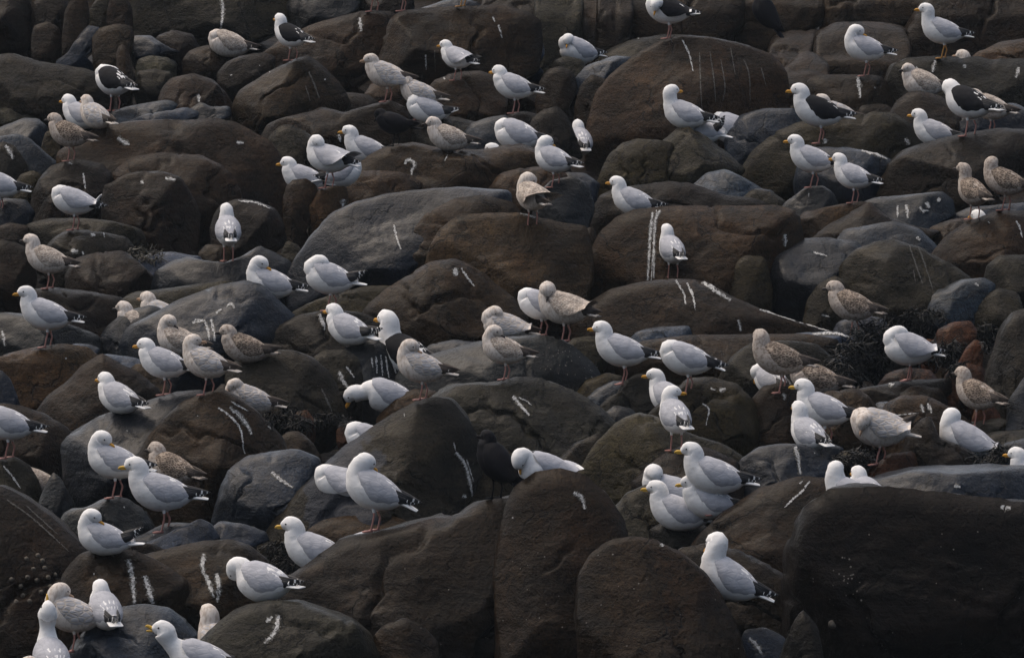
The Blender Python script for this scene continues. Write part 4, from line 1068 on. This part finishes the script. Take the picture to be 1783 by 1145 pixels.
G('A', 1198, 226, 15, 'alert', "gull looking back over its shoulder on top of the faceted grey boulder", sit=True, hy=-140, s=1.08, hid=.2)
G('A', 1225, 252, 10, 'gone', "gull wedged between two others with one wing tip raised", sit=True, hid=.3, tipup=60, hy=80)
G('A', 1280, 250, 12, 'gone', "grey gull with hidden head and black wing tip next to the faceted boulder", hy=-100, sit=True, s=1.08, hid=.2, fluff=.08)
G('B', 1166, 62, 5, 'gone', "black-backed gull cropped by the top edge on the giant domed boulder", hy=70, tail=14, spread=.4)
G('C', 1332, 66, 40, 'up', "dark bird cropped by the top edge before the cracked rock wall", pitch=35, hp=10, s=1.15, legs=False, D=105)
G('A', 1645, 98, 0, 'alert', "tall gull with bright orange bill and orange legs at the top", legc='legO', s=1.04)
G('A', 1510, 132, 4, 'tuck', "gull asleep on its feet on the square streaked block", hy=172, s=1.05)
G('S', 1706, 150, 20, 'stand', "pale head poking up behind the reddish boulder at the top", sit=True, hid=.4)
G('P', 1610, 168, 5, 'rest', "fluffed up pale young gull sitting behind the dark brown boulder", sit=True, hid=.3, fluff=.14, hy=35)
G('B', 1690, 237, 35, 'chest', "large black-backed gull bowed down preening its breast", s=1.12, hy=-70, tail=6)
G('P', 1728, 232, 20, 'chest', "brown gull half hidden behind the large bowed black-backed gull", hid=.6, hy=20)
G('B', 1430, 249, 0, 'stand', "black-backed gull standing in full profile on the olive boulder", s=1.06)
G('S', 1462, 246, 0, 'rest', "grey gull half hidden right behind the black-backed gull in profile", hid=.6)
G('A', 1632, 256, 12, 'stand', "gull sitting behind the large dark brown boulder under the bowed black-backed gull", sit=True, hid=.4)
G('A', 1418, 326, 8, 'stand', "gull with orange bill standing on the small dark round stone", hy=6)
G('A', 1490, 353, 25, 'stand', "smaller gull with dusky yellow bill tip standing on brown rock beside the blue droppings rock", s=.93)
G('I', 1697, 362, 60, 'alert', "upright mottled young gull with long neck, left of the other mottled one", hy=30)
G('I', 1754, 364, 25, 'stand', "dark mottled young gull at the frame edge on the flat blue slab", hy=-100, s=1.04)
G('A', 1730, 432, 40, 'rest', "gull hidden behind the large brown boulder with only a white crown visible", sit=True, hid=.4)
# --- second band
G('A', 2, 371, 4, 'stand', "gull cut by the frame edge with its tail beside the yellowish olive stone")
G('A', 132, 400, 8, 'gone', "preening gull with its white tail raised high", tail=62, spread=.3, hy=-90, tipup=-6)
G('A', 398, 455, 82, 'stand', "gull facing away on the jagged slate rock", s=1.03)
G('P', 88, 502, 14, 'stand', "streaky young gull standing on the flat blue topped slab", hy=0)
G('A', 86, 604, 3, 'stand', "tall grey gull in profile on the brown ridge", hy=20, s=1.06)
G('P', 248, 592, 20, 'rest', "young gull hiding behind the great slate boulder with speckled wing", sit=True, hid=.5)
G('S', 286, 576, 30, 'rest', "second hiding gull of which only a buff crown shows", sit=True, hid=.6)
G('A', 476, 522, 2, 'tuck', "gull asleep with its white face turned backward by the great blue boulder", sit=True, hy=158, s=1.08, hid=.3)
G('A', 578, 534, 5, 'low', "preening gull with crossed black wing tips pointing up", sit=False, hy=165, tipup=24, s=1.08, tail=4, fluff=.06)
G('A', 612, 603, 35, 'rest', "gull with upturned wing tips sitting on the dripping dark stone", sit=True, tipup=14, s=1.05)
G('B', 712, 655, 40, 'stand', "black-backed gull partly hidden behind a brown headed gull", hid=.3, sit=True, s=1.2, nk=.04)
G('S', 738, 695, 8, 'tuck', "brown headed gull looking backward on top of the split boulder", hy=165, s=1.04)
G('S', 884, 622, 5, 'low', "pale preening gull directly behind the sleeping buff gull", hy=140, hid=.5, spread=.5)
G('P', 882, 659, 8, 'tuck', "sleeping buff gull on the broad grey boulder", hy=165, s=.96)
G('P', 985, 592, 15, 'side', "large whitish young gull preening with its wing drawn forward", hy=100, spread=.9, s=1.12)
G('A', 946, 584, 10, 'gone', "white gull behind the large whitish preening gull", hy=-100, back=0.6)
G('P', 316, 646, 18, 'tuck', "sleepy barred young gull behind the gull with the open looking bill", hy=160)
G('A', 290, 687, 12, 'rest', "grey gull standing beside the sleepy barred young gull, in front of a pointed boulder")
G('S', 364, 687, 22, 'stand', "streaky gull with its dark pointed bill turned to the right", hy=-155, s=1.02)
G('I', 432, 633, 4, 'rest', "brown young gull with dark tail sitting on the grey boulder", sit=True, tail=10, tipup=10)
G('A', 212, 722, 38, 'rest', "grey gull sitting on the edge of the smooth blue boulder", sit=True)
G('S', 440, 724, 0, 'low', "sleeping gull with round buff head behind the domed boulder", sit=True, hid=.5, hy=40)
G('A', 18, 797, 5, 'stand', "gull with breast cut off by the frame edge above a striped stone", hy=20, s=1.04)
G('A', 205, 866, 8, 'tuck', "grey gull with tucked head standing on a black stone", hy=160, s=1.06)
G('I', 305, 874, 30, 'rest', "brown young gull behind the striding gull's back", D=893)
G('Y', 288, 925, 0, 'stand', "big striding gull with orange bill and ruffled nape", s=1.14, nk=.01, pitch=-3)
G('P', 64, 870, 0, 'low', "pale brown gull almost wholly hidden behind the striped stone", sit=True, hid=.5)
G('A', 186, 968, 5, 'tuck', "low preening gull with black and white wing tips raised", sit=True, hy=160, tipup=32, tail=12, s=0.98)
G('A', 680, 720, 0, 'down', "grey gull bending down with its yellow bill to the ground", sit=True, hid=.1, s=1.1)
G('A', 565, 786, 0, 'gone', "resting grey gull with hidden face at the slope of the split boulder", sit=True, hid=.3, hy=-100, fluff=.05)
G('A', 650, 795, 0, 'gone', "gull of which only a grey wing edge shows above the split boulder", sit=True, hid=.5, hy=-100)
G('C', 866, 866, 42, 'rest', "large black crow perched before the split boulder", s=1.22, pitch=22, hp=-20)
G('A', 948, 850, -35, 'chest', "very white preening gull behind the tall reddish brown boulder", sit=True, hid=.3, s=1.05, hy=20, spread=.8, pitch=0, fluff=.1)
# --- centre right
G('A', 1088, 668, 3, 'stand', "alert grey gull in profile left of the gull with spotted wing tips", s=1.06)
G('A', 1200, 684, 5, 'gone', "grey gull with hidden head and spotted wing tips on the wet topped boulder", hy=-100, s=1.08, tipup=-8, tail=-12)
G('A', 1168, 722, 50, 'stand', "gull partly behind the gull looking sideways, bill to the left", sit=True, hy=45, hid=.3)
G('A', 1178, 785, 72, 'stand', "gull seen from behind looking sideways to the right", hy=-105, s=1.03)
G('A', 1108, 376, 15, 'stand', "gull peering over the boxy warm brown boulder", sit=True, hid=.25)
G('A', 1172, 484, 72, 'stand', "gull seen from behind in front of the double white streak", s=.95)
G('P', 928, 393, 60, 'side', "mottled pale gull preening with its face under its wing", hy=-110, spread=.8, s=1.05)
G('I', 1488, 586, 22, 'rest', "brown young gull hunched in front of the pyramid boulder", s=1.05, hy=5)
G('I', 1362, 683, 3, 'stand', "brown young gull with pale belly and long dark wings", s=1.1, hy=-60)
G('A', 1345, 690, 60, 'gone', "pale gull mostly hidden behind the brown young gull with long dark wings", sit=True, hid=.3)
G('I', 1425, 690, 6, 'gone', "brown mottled gull lying behind the grey brown boulder, head hidden", sit=True, hid=.3, s=1.1, hy=-100)
G('A', 1585, 662, 0, 'low', "dusky white gull preening its back before the seaweed", hy=172, s=1.02, fluff=0.1, spread=.5)
G('I', 1706, 741, 38, 'stand', "dark mottled young gull with brown bill beside the tall boulder at the frame edge", s=.98)
G('Y', 1440, 774, 14, 'stand', "grey gull with yellow bill standing in front of another gull", s=1.06)
G('A', 1412, 786, 60, 'stand', "gull behind the yellow billed one, seen from behind", sit=True, hid=.25, nk=.02)
G('S', 1535, 808, 5, 'gone', "brownish gull with a pale hunched neck and a raised dark wing", tipup=40, s=1.12, hy=60, fluff=.08, spread=.8)
G('A', 1685, 800, 12, 'side', "white preening gull with a dark wing stripe behind the rust brown lump", sit=True, hy=-80, s=1.12, hid=.3, pitch=8, spread=.3)
G('A', 1810, 862, 20, 'stand', "white head at the frame edge above the black giant's blue ledge", sit=True, hid=.4)
G('A', 1488, 892, 20, 'rest', "white gull head touching another one above the blue ledge", sit=True, hid=.4, nk=.05, hy=-90)
G('A', 1516, 892, 60, 'rest', "second white gull head leaning on its neighbour above the blue ledge", sit=True, hid=.55)
# --- front
G('Y', 1250, 890, 0, 'stand', "large grey gull with yellow bill above two gulls", s=1.12)
G('A', 1174, 893, 0, 'side', "preening gull with its grey wing over its face", sit=True, hy=100, spread=.8, s=1.1, D=868)
G('Y', 1242, 905, 0, 'rest', "gull with orange bill behind the legs of the large grey gull", sit=True, hid=.3)
G('Y', 1188, 926, 8, 'stand', "sitting gull with yellow bill on the small grey stone", sit=True, s=1.06)
G('A', 1272, 1082, 6, 'tuck', "stretched gull leaning down the side of the smooth round topped boulder", s=1.12, pitch=14, hy=-40, hid=.35, legs=False, nk=.05, hp=-45)
G('A', 655, 916, 8, 'tuck', "large pale grey gull with head turned away on the brown boulder", s=1.16, hy=-140, pitch=10, tail=-8)
G('A', 598, 902, 12, 'gone', "hunched gull with hidden head and lifted grey wings behind the large pale grey gull", spread=1.1, hy=-90, D=920, tipup=10)
G('Y', 556, 996, 8, 'stand', "gull with a long yellowish bill behind the wide dark boulder", sit=True, hid=.35, s=1.1)
G('A', 618, 988, 180, 'gone', "white gull back showing behind the long billed gull", sit=True, hid=.7)
G('A', 465, 1046, 30, 'chest', "gull bowing with its bill to its breast above the hooked streak", sit=True, hid=.3, s=1.05, fluff=.1, pitch=-8)
G('S', 132, 1133, 4, 'tuck', "large grey gull with brownish head turned back on the flat bluish rock", s=0.98, hy=-150)
G('A', 186, 1098, 72, 'rest', "gull facing away behind the large grey gull with brownish head", s=1.0, sit=True)
G('Y', 92, 1225, 75, 'up', "gull pointing its yellow bill straight up", s=1.12, hp=80, nk=.05, D=1200)
G('S', 92, 1250, -20, 'stand', "brownish head cut off by the bottom edge", sit=False, s=.9, D=1218)
G('Y', 358, 1226, 0, 'call', "calling gull with wide open orange bill", s=1.14)
G('S', 385, 1196, 62, 'stand', "buff necked gull behind the rounded grey brown rock", s=1.1, hid=.35, nk=.01)
# ------------------------------------------------------------------ put the birds on the rocks
def place_bird(i, kind, x, y, yaw, pose, label, s=1.0, hid=None, legc=None, back=0.0, D=None, **kw):
    """x, y: photo position of the feet; hid: metres behind the rock that hides the feet"""
    if D is not None:
        d = depth(D); loc = pt(x, y, d)
    elif hid is None:
        ref = cast(x, y + 8)
        best = None
        for dy in (0, 1, 2, 3, 4, 5, 6, 8, 10, 13, 16, 20):
            h = cast(x, y + dy)
            if h is None: continue
            if best is None or h[3] < best[3] - 0.9:
                best = h
        if best is None:
            d = depth(y); loc = pt(x, y, d)
        else:
            loc, d = best[0], best[3]
        if back:
            d += back; loc = pt(x, y, d)
    else:
        h = None
        for dy in (0, 6, 12, 20, 30, 40):
            h = cast(x, y + dy)
            if h is not None: break
        d = (rock_info[h[2]][2] if h else depth(y)) + hid
        loc = pt(x, y, d)
    sc = s * KINDS[kind][7] * d / depth(min(y, 1145)) 
    root = bpy.data.objects.new(NAMES[kind], None)
    root.empty_display_size = 0.1
    root.location = loc
    root.rotation_euler = (0, 0, math.radians(180 - yaw))
    root.scale = (sc, sc, sc)
    COL.objects.link(root)
    root['kind'] = 'thing'
    tag(root, label, CATS[kind], GRP[kind])
    last_leg = None
    for nm, v, f, mats, mi in bird_parts(kind, pose, seed=i * 13 + 5, **kw):
        ms = [B[m] for m in mats]
        if legc and nm in ('leg', 'foot'):
            ms[0] = B[legc]
        o = link_mesh(nm, v, f, ms, last_leg if nm == 'foot' else root, mi)
        if nm == 'leg': last_leg = o
    return root

for i, (kind, x, y, yaw, pose, label, kw) in enumerate(BIRDS):
    place_bird(i, kind, x, y, yaw, pose, label, **kw)

# ------------------------------------------------------------------ white droppings on the rocks, and wet rim shine painted along some crests
m_, nt_, b_ = new_mat('white_dropping_and_rim_shine')
_tc = N(nt_, 'ShaderNodeTexCoord'); _n = N(nt_, 'ShaderNodeTexNoise'); _n.inputs['Scale'].default_value = 60
nt_.links.new(_tc.outputs['Object'], _n.inputs['Vector'])
nt_.links.new(mixc(nt_, ramp(nt_, _n.outputs['Fac'], 0.35, 0.65), (0.20, 0.198, 0.19), (0.50, 0.495, 0.48)), b_.inputs['Base Color'])
b_.inputs['Roughness'].default_value = 0.8
M['drop'] = m_
M['dropf'] = flat_mat('faint_pale_drip', (0.085, 0.08, 0.07), 0.8, 0.3, 60)

STREAKS = [
    ("385,-4 388,15 387,32 384,50", 4), ("626,31 629,55", 5), ("705,286 708,280 716,279 722,288 717,298 719,316", 4), ("686,392 690,412 698,434", 3.5),
    ("598,347 597,363", 5), ("791,467 795,480", 6), ("803,467 814,484 826,498", 3.5), ("1137,370 1133,400 1130,450 1128,488", 4), ("1150,366 1141,384 1139,420 1138,488", 4),
    ("1143,366 1137,440 1134,488", 2), ("1367,408 1367,429", 4.5), ("1176,488 1190,510 1194,530", 3), ("1196,493 1206,514 1211,540", 3.5), ("1222,491 1236,499 1252,510 1272,523", 6),
    ("1285,557 1290,576", 4), ("1188,70 1200,95 1207,125", 2.5), ("858,30 862,39", 2.5), ("868,44 874,66", 3), ("741,95 742,122", 2.5), ("1628,106 1624,126", 4.5), ("1679,113 1680,119", 5),
    ("1774,118 1769,136", 4), ("1494,134 1496,150 1498,171", 5), ("1576,241 1583,252", 4), ("1436,242 1438,250", 6), ("205,240 214,246 225,253", 6), ("412,248 424,250", 4),
    ("145,302 149,329", 3.5), ("335,562 346,558 357,559", 5), ("357,559 362,575 365,592", 4), ("368,556 372,575 374,594", 4), ("376,545 386,539", 4), ("394,534 404,529 408,537", 4),
    ("556,547 561,560 566,574", 5), ("580,546 588,548", 3), ("655,620 656,650", 3), ("663,618 666,654", 3), ("671,620 677,658", 2.5), ("647,622 649,640", 2.5), ("682,628 690,652", 2.5),
    ("590,646 598,664 606,675", 5), ("603,638 616,657", 3), ("380,710 400,724 418,746 422,768 426,790", 3.5), ("400,709 418,724 430,740 438,756", 5), ("402,699 418,708 432,716", 2.5),
    ("793,787 808,806 818,840 822,864", 4), ("790,770 793,784", 2.5), ("812,800 824,838", 1.6), ("473,822 490,836 510,849", 4.5), ("893,690 905,705 922,723", 4.5), ("903,692 916,698 926,706", 2),
    ("1223,702 1234,714 1229,740", 2.5), ("1253,681 1263,676", 5), ("1237,676 1246,679", 3), ("1384,778 1390,800 1394,834", 5), ("1410,838 1396,855 1382,868 1366,883", 3.5), ("1392,842 1398,838", 3),
    ("999,857 1012,866 1018,886", 5), ("1149,947 1156,950", 4), ("223,973 230,1000 232,1026 234,1052", 6), ("252,1002 260,1030 267,1056", 7), ("355,964 353,984 356,1000", 6), ("358,1000 366,1020 372,1040", 6),
    ("377,998 381,1020 378,1048", 6), ("463,1082 474,1073", 5), ("485,1070 481,1094 472,1108 460,1119", 6), ("1563,358 1563,379", 3.5), ("1578,357 1581,380", 5), ("1601,361 1609,371", 4), ("1613,352 1618,362", 5),
    ("1632,346 1637,350", 6), ("1606,366 1618,368", 3), ("1769,385 1775,396 1780,414", 3), ("1365,684 1367,696", 4), ("1604,704 1608,718", 4), ("1616,702 1622,719", 4.5),
    ("1742,882 1760,885", 6), ("1662,845 1672,848", 5), ("6,811 20,828 36,850", 3), ("4,576 9,602", 4), ("345,164 347,180", 4), ("9,254 17,264 23,277", 4.5), ("589,235 593,247", 4),
    ("1322,539 1360,550 1410,566 1450,579", 3), ("1404,584 1450,580 1482,588", 4), ("888,365 912,372 932,379", 4), ("415,350 445,353 470,363", 3.5), ("1500,262 1522,268 1545,277", 4), ("1431,548 1445,551", 3), ("1305,1110 1318,1124 1328,1140", 5), ("1416,439 1440,446", 3), ("1596,413 1602,418", 4), ("1697,494 1704,498", 3), ("805,862 812,865", 5), ("124,436 136,438", 5),  # ribbons that follow a crest paint its bright wet rim, besides droppings
    ("158,408 166,410", 4), ("245,316 251,319", 4), ("288,311 306,313", 4), ("120,283 126,286", 3), ("1547,724 1600,719", 1.8), ("1549,666 1556,671", 7), ("472,746 466,742", 3),
]
FAINT = [
    ("1218,92 1220,150 1222,190", 2.2), ("1236,90 1243,140 1246,178", 2.2), ("1255,104 1262,150 1258,176", 2.2), ("1295,104 1304,130 1306,175", 2.2), ("1325,118 1334,150", 2.2), ("1272,84 1280,130", 1.8),
    ("1583,428 1594,460 1606,494", 3), ("1598,428 1610,460 1624,505", 3), ("560,676 568,695 578,716", 4), ("538,125 548,150 556,172", 3), ("532,150 540,176", 2), ("757,88 758,125", 1.8),
    ("12,870 60,905 120,960", 3), ("45,880 100,930", 2.5), ("1590,470 1594,492", 2),
]
def ribbon(spec, wid, mat, nm, rg, lift=0.004):
    P = np.array([tuple(map(float, q.split(','))) for q in spec.split()])
    seg = np.linalg.norm(np.diff(P, axis=0), axis=1).sum()
    n = max(5, int(seg / 2.0))
    C = cr(P, n) if len(P) > 2 else P[0] + (P[1] - P[0]) * np.linspace(0, 1, n)[:, None]
    T = np.gradient(C, axis=0); T /= np.maximum(np.linalg.norm(T, axis=1), 1e-6)[:, None]
    Nn = np.stack([-T[:, 1], T[:, 0]], 1)
    rows, owner, cur = [], None, None
    for k in range(n):
        u = k / (n - 1)
        w = 0.5 * wid * (0.55 + 0.45 * math.sin(math.pi * min(1, 0.15 + u * 0.9))) * rg.uniform(0.6, 1.25)
        row = []
        off = rg.uniform(-0.12, 0.12) * wid
        for e in (-1, -0.33, 0.33, 1):
            q = C[k] + Nn[k] * (w * e * (rg.uniform(0.75, 1.1)) + off)
            h = cast(q[0], q[1])
            row.append(h)
        rows.append(row)
    own = [h[2] for r in rows for h in r if h]
    if not own: return
    owner = max(set(own), key=own.count)
    V, Fx, idx = [], [], {}
    o0 = np.array(rock_objs[owner].location)
    for k, r in enumerate(rows):
        for e, h in enumerate(r):
            if h and h[2] == owner:
                idx[(k, e)] = len(V)
                nor = h[1]
                if nor @ FW > 0: nor = -nor
                V.append(h[0] + nor * lift - o0)
    for k in range(n - 1):
        for e in range(3):
            q = [idx.get(t) for t in ((k, e), (k, e + 1), (k + 1, e + 1), (k + 1, e))]
            if None in q: continue
            if rg.random() < 0.07 or (e != 1 and rg.random() < 0.10): continue
            d = [np.linalg.norm(V[q[a]] - V[q[(a + 1) % 4]]) for a in range(4)]
            if max(d) > 0.12: continue
            Fx.append(tuple(q))
    if Fx:
        link_mesh(nm, V, Fx, mat, rock_objs[owner], smooth=False)

_rs = random.Random(3)
for sp_, w_ in STREAKS:
    if w_ >= 4: ribbon(sp_, w_ * 2.2, M['dropf'], 'pale_wash', _rs, 0.002)
    ribbon(sp_, w_ * 1.25, M['drop'], 'dropping_and_rim_shine', _rs)
for sp_, w_ in FAINT:
    ribbon(sp_, w_, M['dropf'], 'pale_drip_line', _rs)

_ok = [b for b in BIRDS if b[6].get('hid') is None and b[6].get('D') is None and 20 < b[1] < 1760 and 20 < b[2] < 1120]
for k in range(34):
    b = _ok[_rs.randrange(len(_ok))]
    x0 = b[1] + _rs.uniform(-60, 60); y0 = b[2] + _rs.uniform(3, 40)
    ln = _rs.choice([3, 4, 6, 9, 16])
    ribbon("%f,%f %f,%f" % (x0, y0, x0 + _rs.uniform(-.4, .4) * ln + 1, y0 + ln * _rs.uniform(.4, 1)), _rs.uniform(1.6, 4.2), M['drop'], 'dropping_splash', _rs)

# ------------------------------------------------------------------ limpets and barnacles
LIMPETS = [(36, 1020), (48, 1004), (58, 990), (64, 1010), (78, 988), (84, 1004), (74, 975), (40, 1036), (88, 1020), (28, 1046), (52, 1046), (66, 966), (46, 972), (96, 1000), (20, 1008), (72, 1030)]
def limpet(x, y, r):
    h = cast(x, y)
    if h is None: return
    nor = Vector(h[1])
    if nor.dot(Vector(FW)) > 0: nor = -nor
    q = nor.to_track_quat('Z', 'Y')
    V = []
    for k, (rr_, hh) in enumerate(((1.0, -0.15), (0.72, 0.38), (0.35, 0.66))):
        for j in range(10):
            a = j * math.pi / 5
            w = 1 + 0.06 * math.cos(5 * a + k)
            V.append(Vector((r * rr_ * w * math.cos(a), r * rr_ * w * math.sin(a), r * hh)))
    V.append(Vector((0, 0, r * 0.74)))
    V = [tuple(q @ v + Vector(h[0]) - rock_objs[h[2]].location) for v in V]
    f = [(k * 10 + j, k * 10 + (j + 1) % 10, (k + 1) * 10 + (j + 1) % 10, (k + 1) * 10 + j) for k in (0, 1) for j in range(10)] + [(20 + j, 20 + (j + 1) % 10, 30) for j in range(10)]
    o = link_mesh('limpet', V, f, M['lim'], rock_objs[h[2]])
M['lim'] = flat_mat('limpet_shell', (0.10, 0.085, 0.065), 0.7, 0.4, 60, 0.3)
for x, y in LIMPETS:
    limpet(x, y, 0.019)
limpet(1449, 1086, 0.034)
M['barn'] = flat_mat('pale_barnacle', (0.17, 0.155, 0.135), 0.8, 0.3)
def barnacles(spots, nm='barnacles'):
    by = {}
    for x, y, s in spots:
        h = cast(x, y)
        if h is None: continue
        nor = h[1] if h[1] @ FW < 0 else -h[1]
        c = h[0] + nor * 0.002 - np.array(rock_objs[h[2]].location)
        a = np.cross(nor, [0.3, 0.2, 0.9]); a /= np.linalg.norm(a); b = np.cross(nor, a)
        V, Fx = by.setdefault(h[2], ([], []))
        n0 = len(V)
        for j in range(6):
            V.append(c + s * (a * math.cos(j * 1.047) + b * math.sin(j * 1.047)))
        V.append(c + nor * s * 0.7)
        Fx += [(n0 + j, n0 + (j + 1) % 6, n0 + 6) for j in range(6)]
    for k, (V, Fx) in by.items():
        o = link_mesh(nm, V, Fx, M['barn'], rock_objs[k], smooth=False)
        o['kind'] = 'stuff'
_rb = random.Random(9)
_sp = [(_rb.gauss(1475, 26), _rb.gauss(1010, 38), _rb.uniform(.004, .008)) for _ in range(22)]
_sp += [(_rb.uniform(1420, 1780), _rb.uniform(920, 1130), _rb.uniform(.003, .006)) for _ in range(18)]
_sp += [(_rb.uniform(700, 1090), _rb.uniform(960, 1130), _rb.uniform(.003, .006)) for _ in range(26)]
_sp += [(_rb.uniform(1090, 1290), _rb.uniform(1000, 1130), _rb.uniform(.003, .006)) for _ in range(10)]
_sp += [(_rb.uniform(940, 1040), _rb.uniform(600, 660), _rb.uniform(.003, .006)) for _ in range(40)]
barnacles(_sp)

# ------------------------------------------------------------------ seaweed
M['weed'] = flat_mat('black_seaweed', (0.007, 0.007, 0.006), 0.4, 0.5, 30, 0.3, spec=0.3)
M['weedo'] = flat_mat('brown_seaweed', (0.032, 0.026, 0.012), 0.4, 0.5, 30, 0.3, spec=0.5)
def seaweed(pts, label, n, ln, mat, sd, up=0.04):
    """a tangle of curling straps lying over the rocks: pts are photo positions (x, y, spread)"""
    rg = random.Random(sd)
    V, Fx = [], []
    first = None
    for k in range(n):
        x, y, sx, sy = pts[rg.randrange(len(pts))]
        h = cast(x + rg.uniform(-1, 1) * sx, y + rg.uniform(-1, 1) * sy)
        if h is None: continue
        if first is None: first = h
        nor = h[1] if h[1] @ FW < 0 else -h[1]
        p = h[0] + nor * rg.uniform(0, up) - FW * rg.uniform(0, 0.03)
        d = np.array([rg.uniform(-1, 1), rg.uniform(-0.6, 0.3), rg.uniform(-0.9, 0.45)]); d /= np.linalg.norm(d)
        L = ln * rg.uniform(0.5, 1.3); m = 6; w = rg.uniform(.003, .008)
        s = np.cross(d, nor); s /= np.linalg.norm(s) + 1e-6
        n0 = len(V)
        for j in range(m + 1):
            ww = w * (1 - 0.75 * j / m) + 0.002
            th = nor * 0.003
            V += [p - s * ww, p + s * ww, p + th]
            p = p + d * L / m
            d = d + np.array([rg.gauss(0, .45), rg.gauss(0, .3), rg.gauss(-.16, .4)]); d /= np.linalg.norm(d)
            s = s + np.array([rg.gauss(0, .3) for _ in range(3)]); s -= d * (s @ d); s /= np.linalg.norm(s) + 1e-6
        for j in range(m):
            a = n0 + 3 * j
            Fx += [(a, a + 3, a + 5, a + 2), (a + 2, a + 5, a + 4, a + 1), (a + 1, a + 4, a + 3, a)]
    if not V: return
    o = np.mean(V, axis=0)
    ob = link_mesh('seaweed', [v - o for v in V], Fx, mat)
    ob.location = o
    tag(ob, label, 'seaweed', 'seaweed tangles', kind='stuff')
seaweed([(1490, 625, 38, 26), (1470, 635, 22, 20), (1520, 600, 40, 25)], "large black seaweed mound beside the dusky preening gull", 2200, 0.15, M['weed'], 1, 0.08)
seaweed([(1570, 565, 44, 18), (1610, 552, 36, 12), (1655, 612, 14, 14), (1600, 612, 40, 16), (1720, 590, 12, 26), (1668, 645, 10, 8)], "black seaweed strewn between the rust red stones", 1100, 0.09, M['weed'], 2, 0.05)
seaweed([(485, 722, 24, 14), (520, 735, 18, 10)], "dark seaweed tuft in the hollow behind the resting grey gull", 260, 0.09, M['weed'], 3, 0.03)
seaweed([(570, 728, 26, 8), (600, 735, 10, 6)], "thin line of dark seaweed at the foot of the grey boulder", 170, 0.08, M['weed'], 4, 0.03)
seaweed([(490, 965, 20, 20), (505, 975, 14, 20)], "black seaweed tuft hanging above the bowing gull", 320, 0.11, M['weed'], 5, 0.05)
seaweed([(1500, 800, 18, 16), (1480, 805, 24, 12)], "black seaweed tangle around the feet of the pale gull with a raised wing", 320, 0.10, M['weed'], 6, 0.04)
seaweed([(262, 446, 22, 10), (240, 440, 14, 10)], "small olive seaweed tuft on the bluish wet stone", 160, 0.07, M['weedo'], 7, 0.03)
seaweed([(1720, 795, 26, 14), (1745, 790, 14, 10)], "dark seaweed patch beside the hidden white head at the frame edge", 240, 0.09, M['weed'], 8, 0.03)

# ------------------------------------------------------------------ a little sea haze
def haze():
    x0, x1, y0, y1, z0, z1 = -920.0, 920.0, -310.0, 3020.0, ZLOW - 1.0, ZTOP + 0.5
    V = [(x, y, z) for x in (x0, x1) for y in (y0, y1) for z in (z0, z1)]
    f = [(0, 1, 3, 2), (4, 6, 7, 5), (0, 4, 5, 1), (2, 3, 7, 6), (0, 2, 6, 4), (1, 5, 7, 3)]
    m = bpy.data.materials.new('haze')
    m.use_nodes = True
    nt = m.node_tree
    nt.nodes.remove(nt.nodes['Principled BSDF'])
    v = nt.nodes.new('ShaderNodeVolumePrincipled')
    v.inputs['Color'].default_value = (0.76, 0.88, 1.0, 1)
    v.inputs['Density'].default_value = HAZE
    nt.links.new(v.outputs[0], nt.nodes['Material Output'].inputs['Volume'])
    o = link_mesh('haze', V, f, m, smooth=False)
    tag(o, "thin pale sea haze over the whole shore", None, kind='stuff')
HAZE = 0.00026
bpy.context.view_layer.update()
_zs = [(o.matrix_world @ Vector(c)).z for o in S.objects if o.type == 'MESH' for c in o.bound_box]
ZLOW, ZTOP = min(_zs), max(max(_zs), CAM[2])

haze()
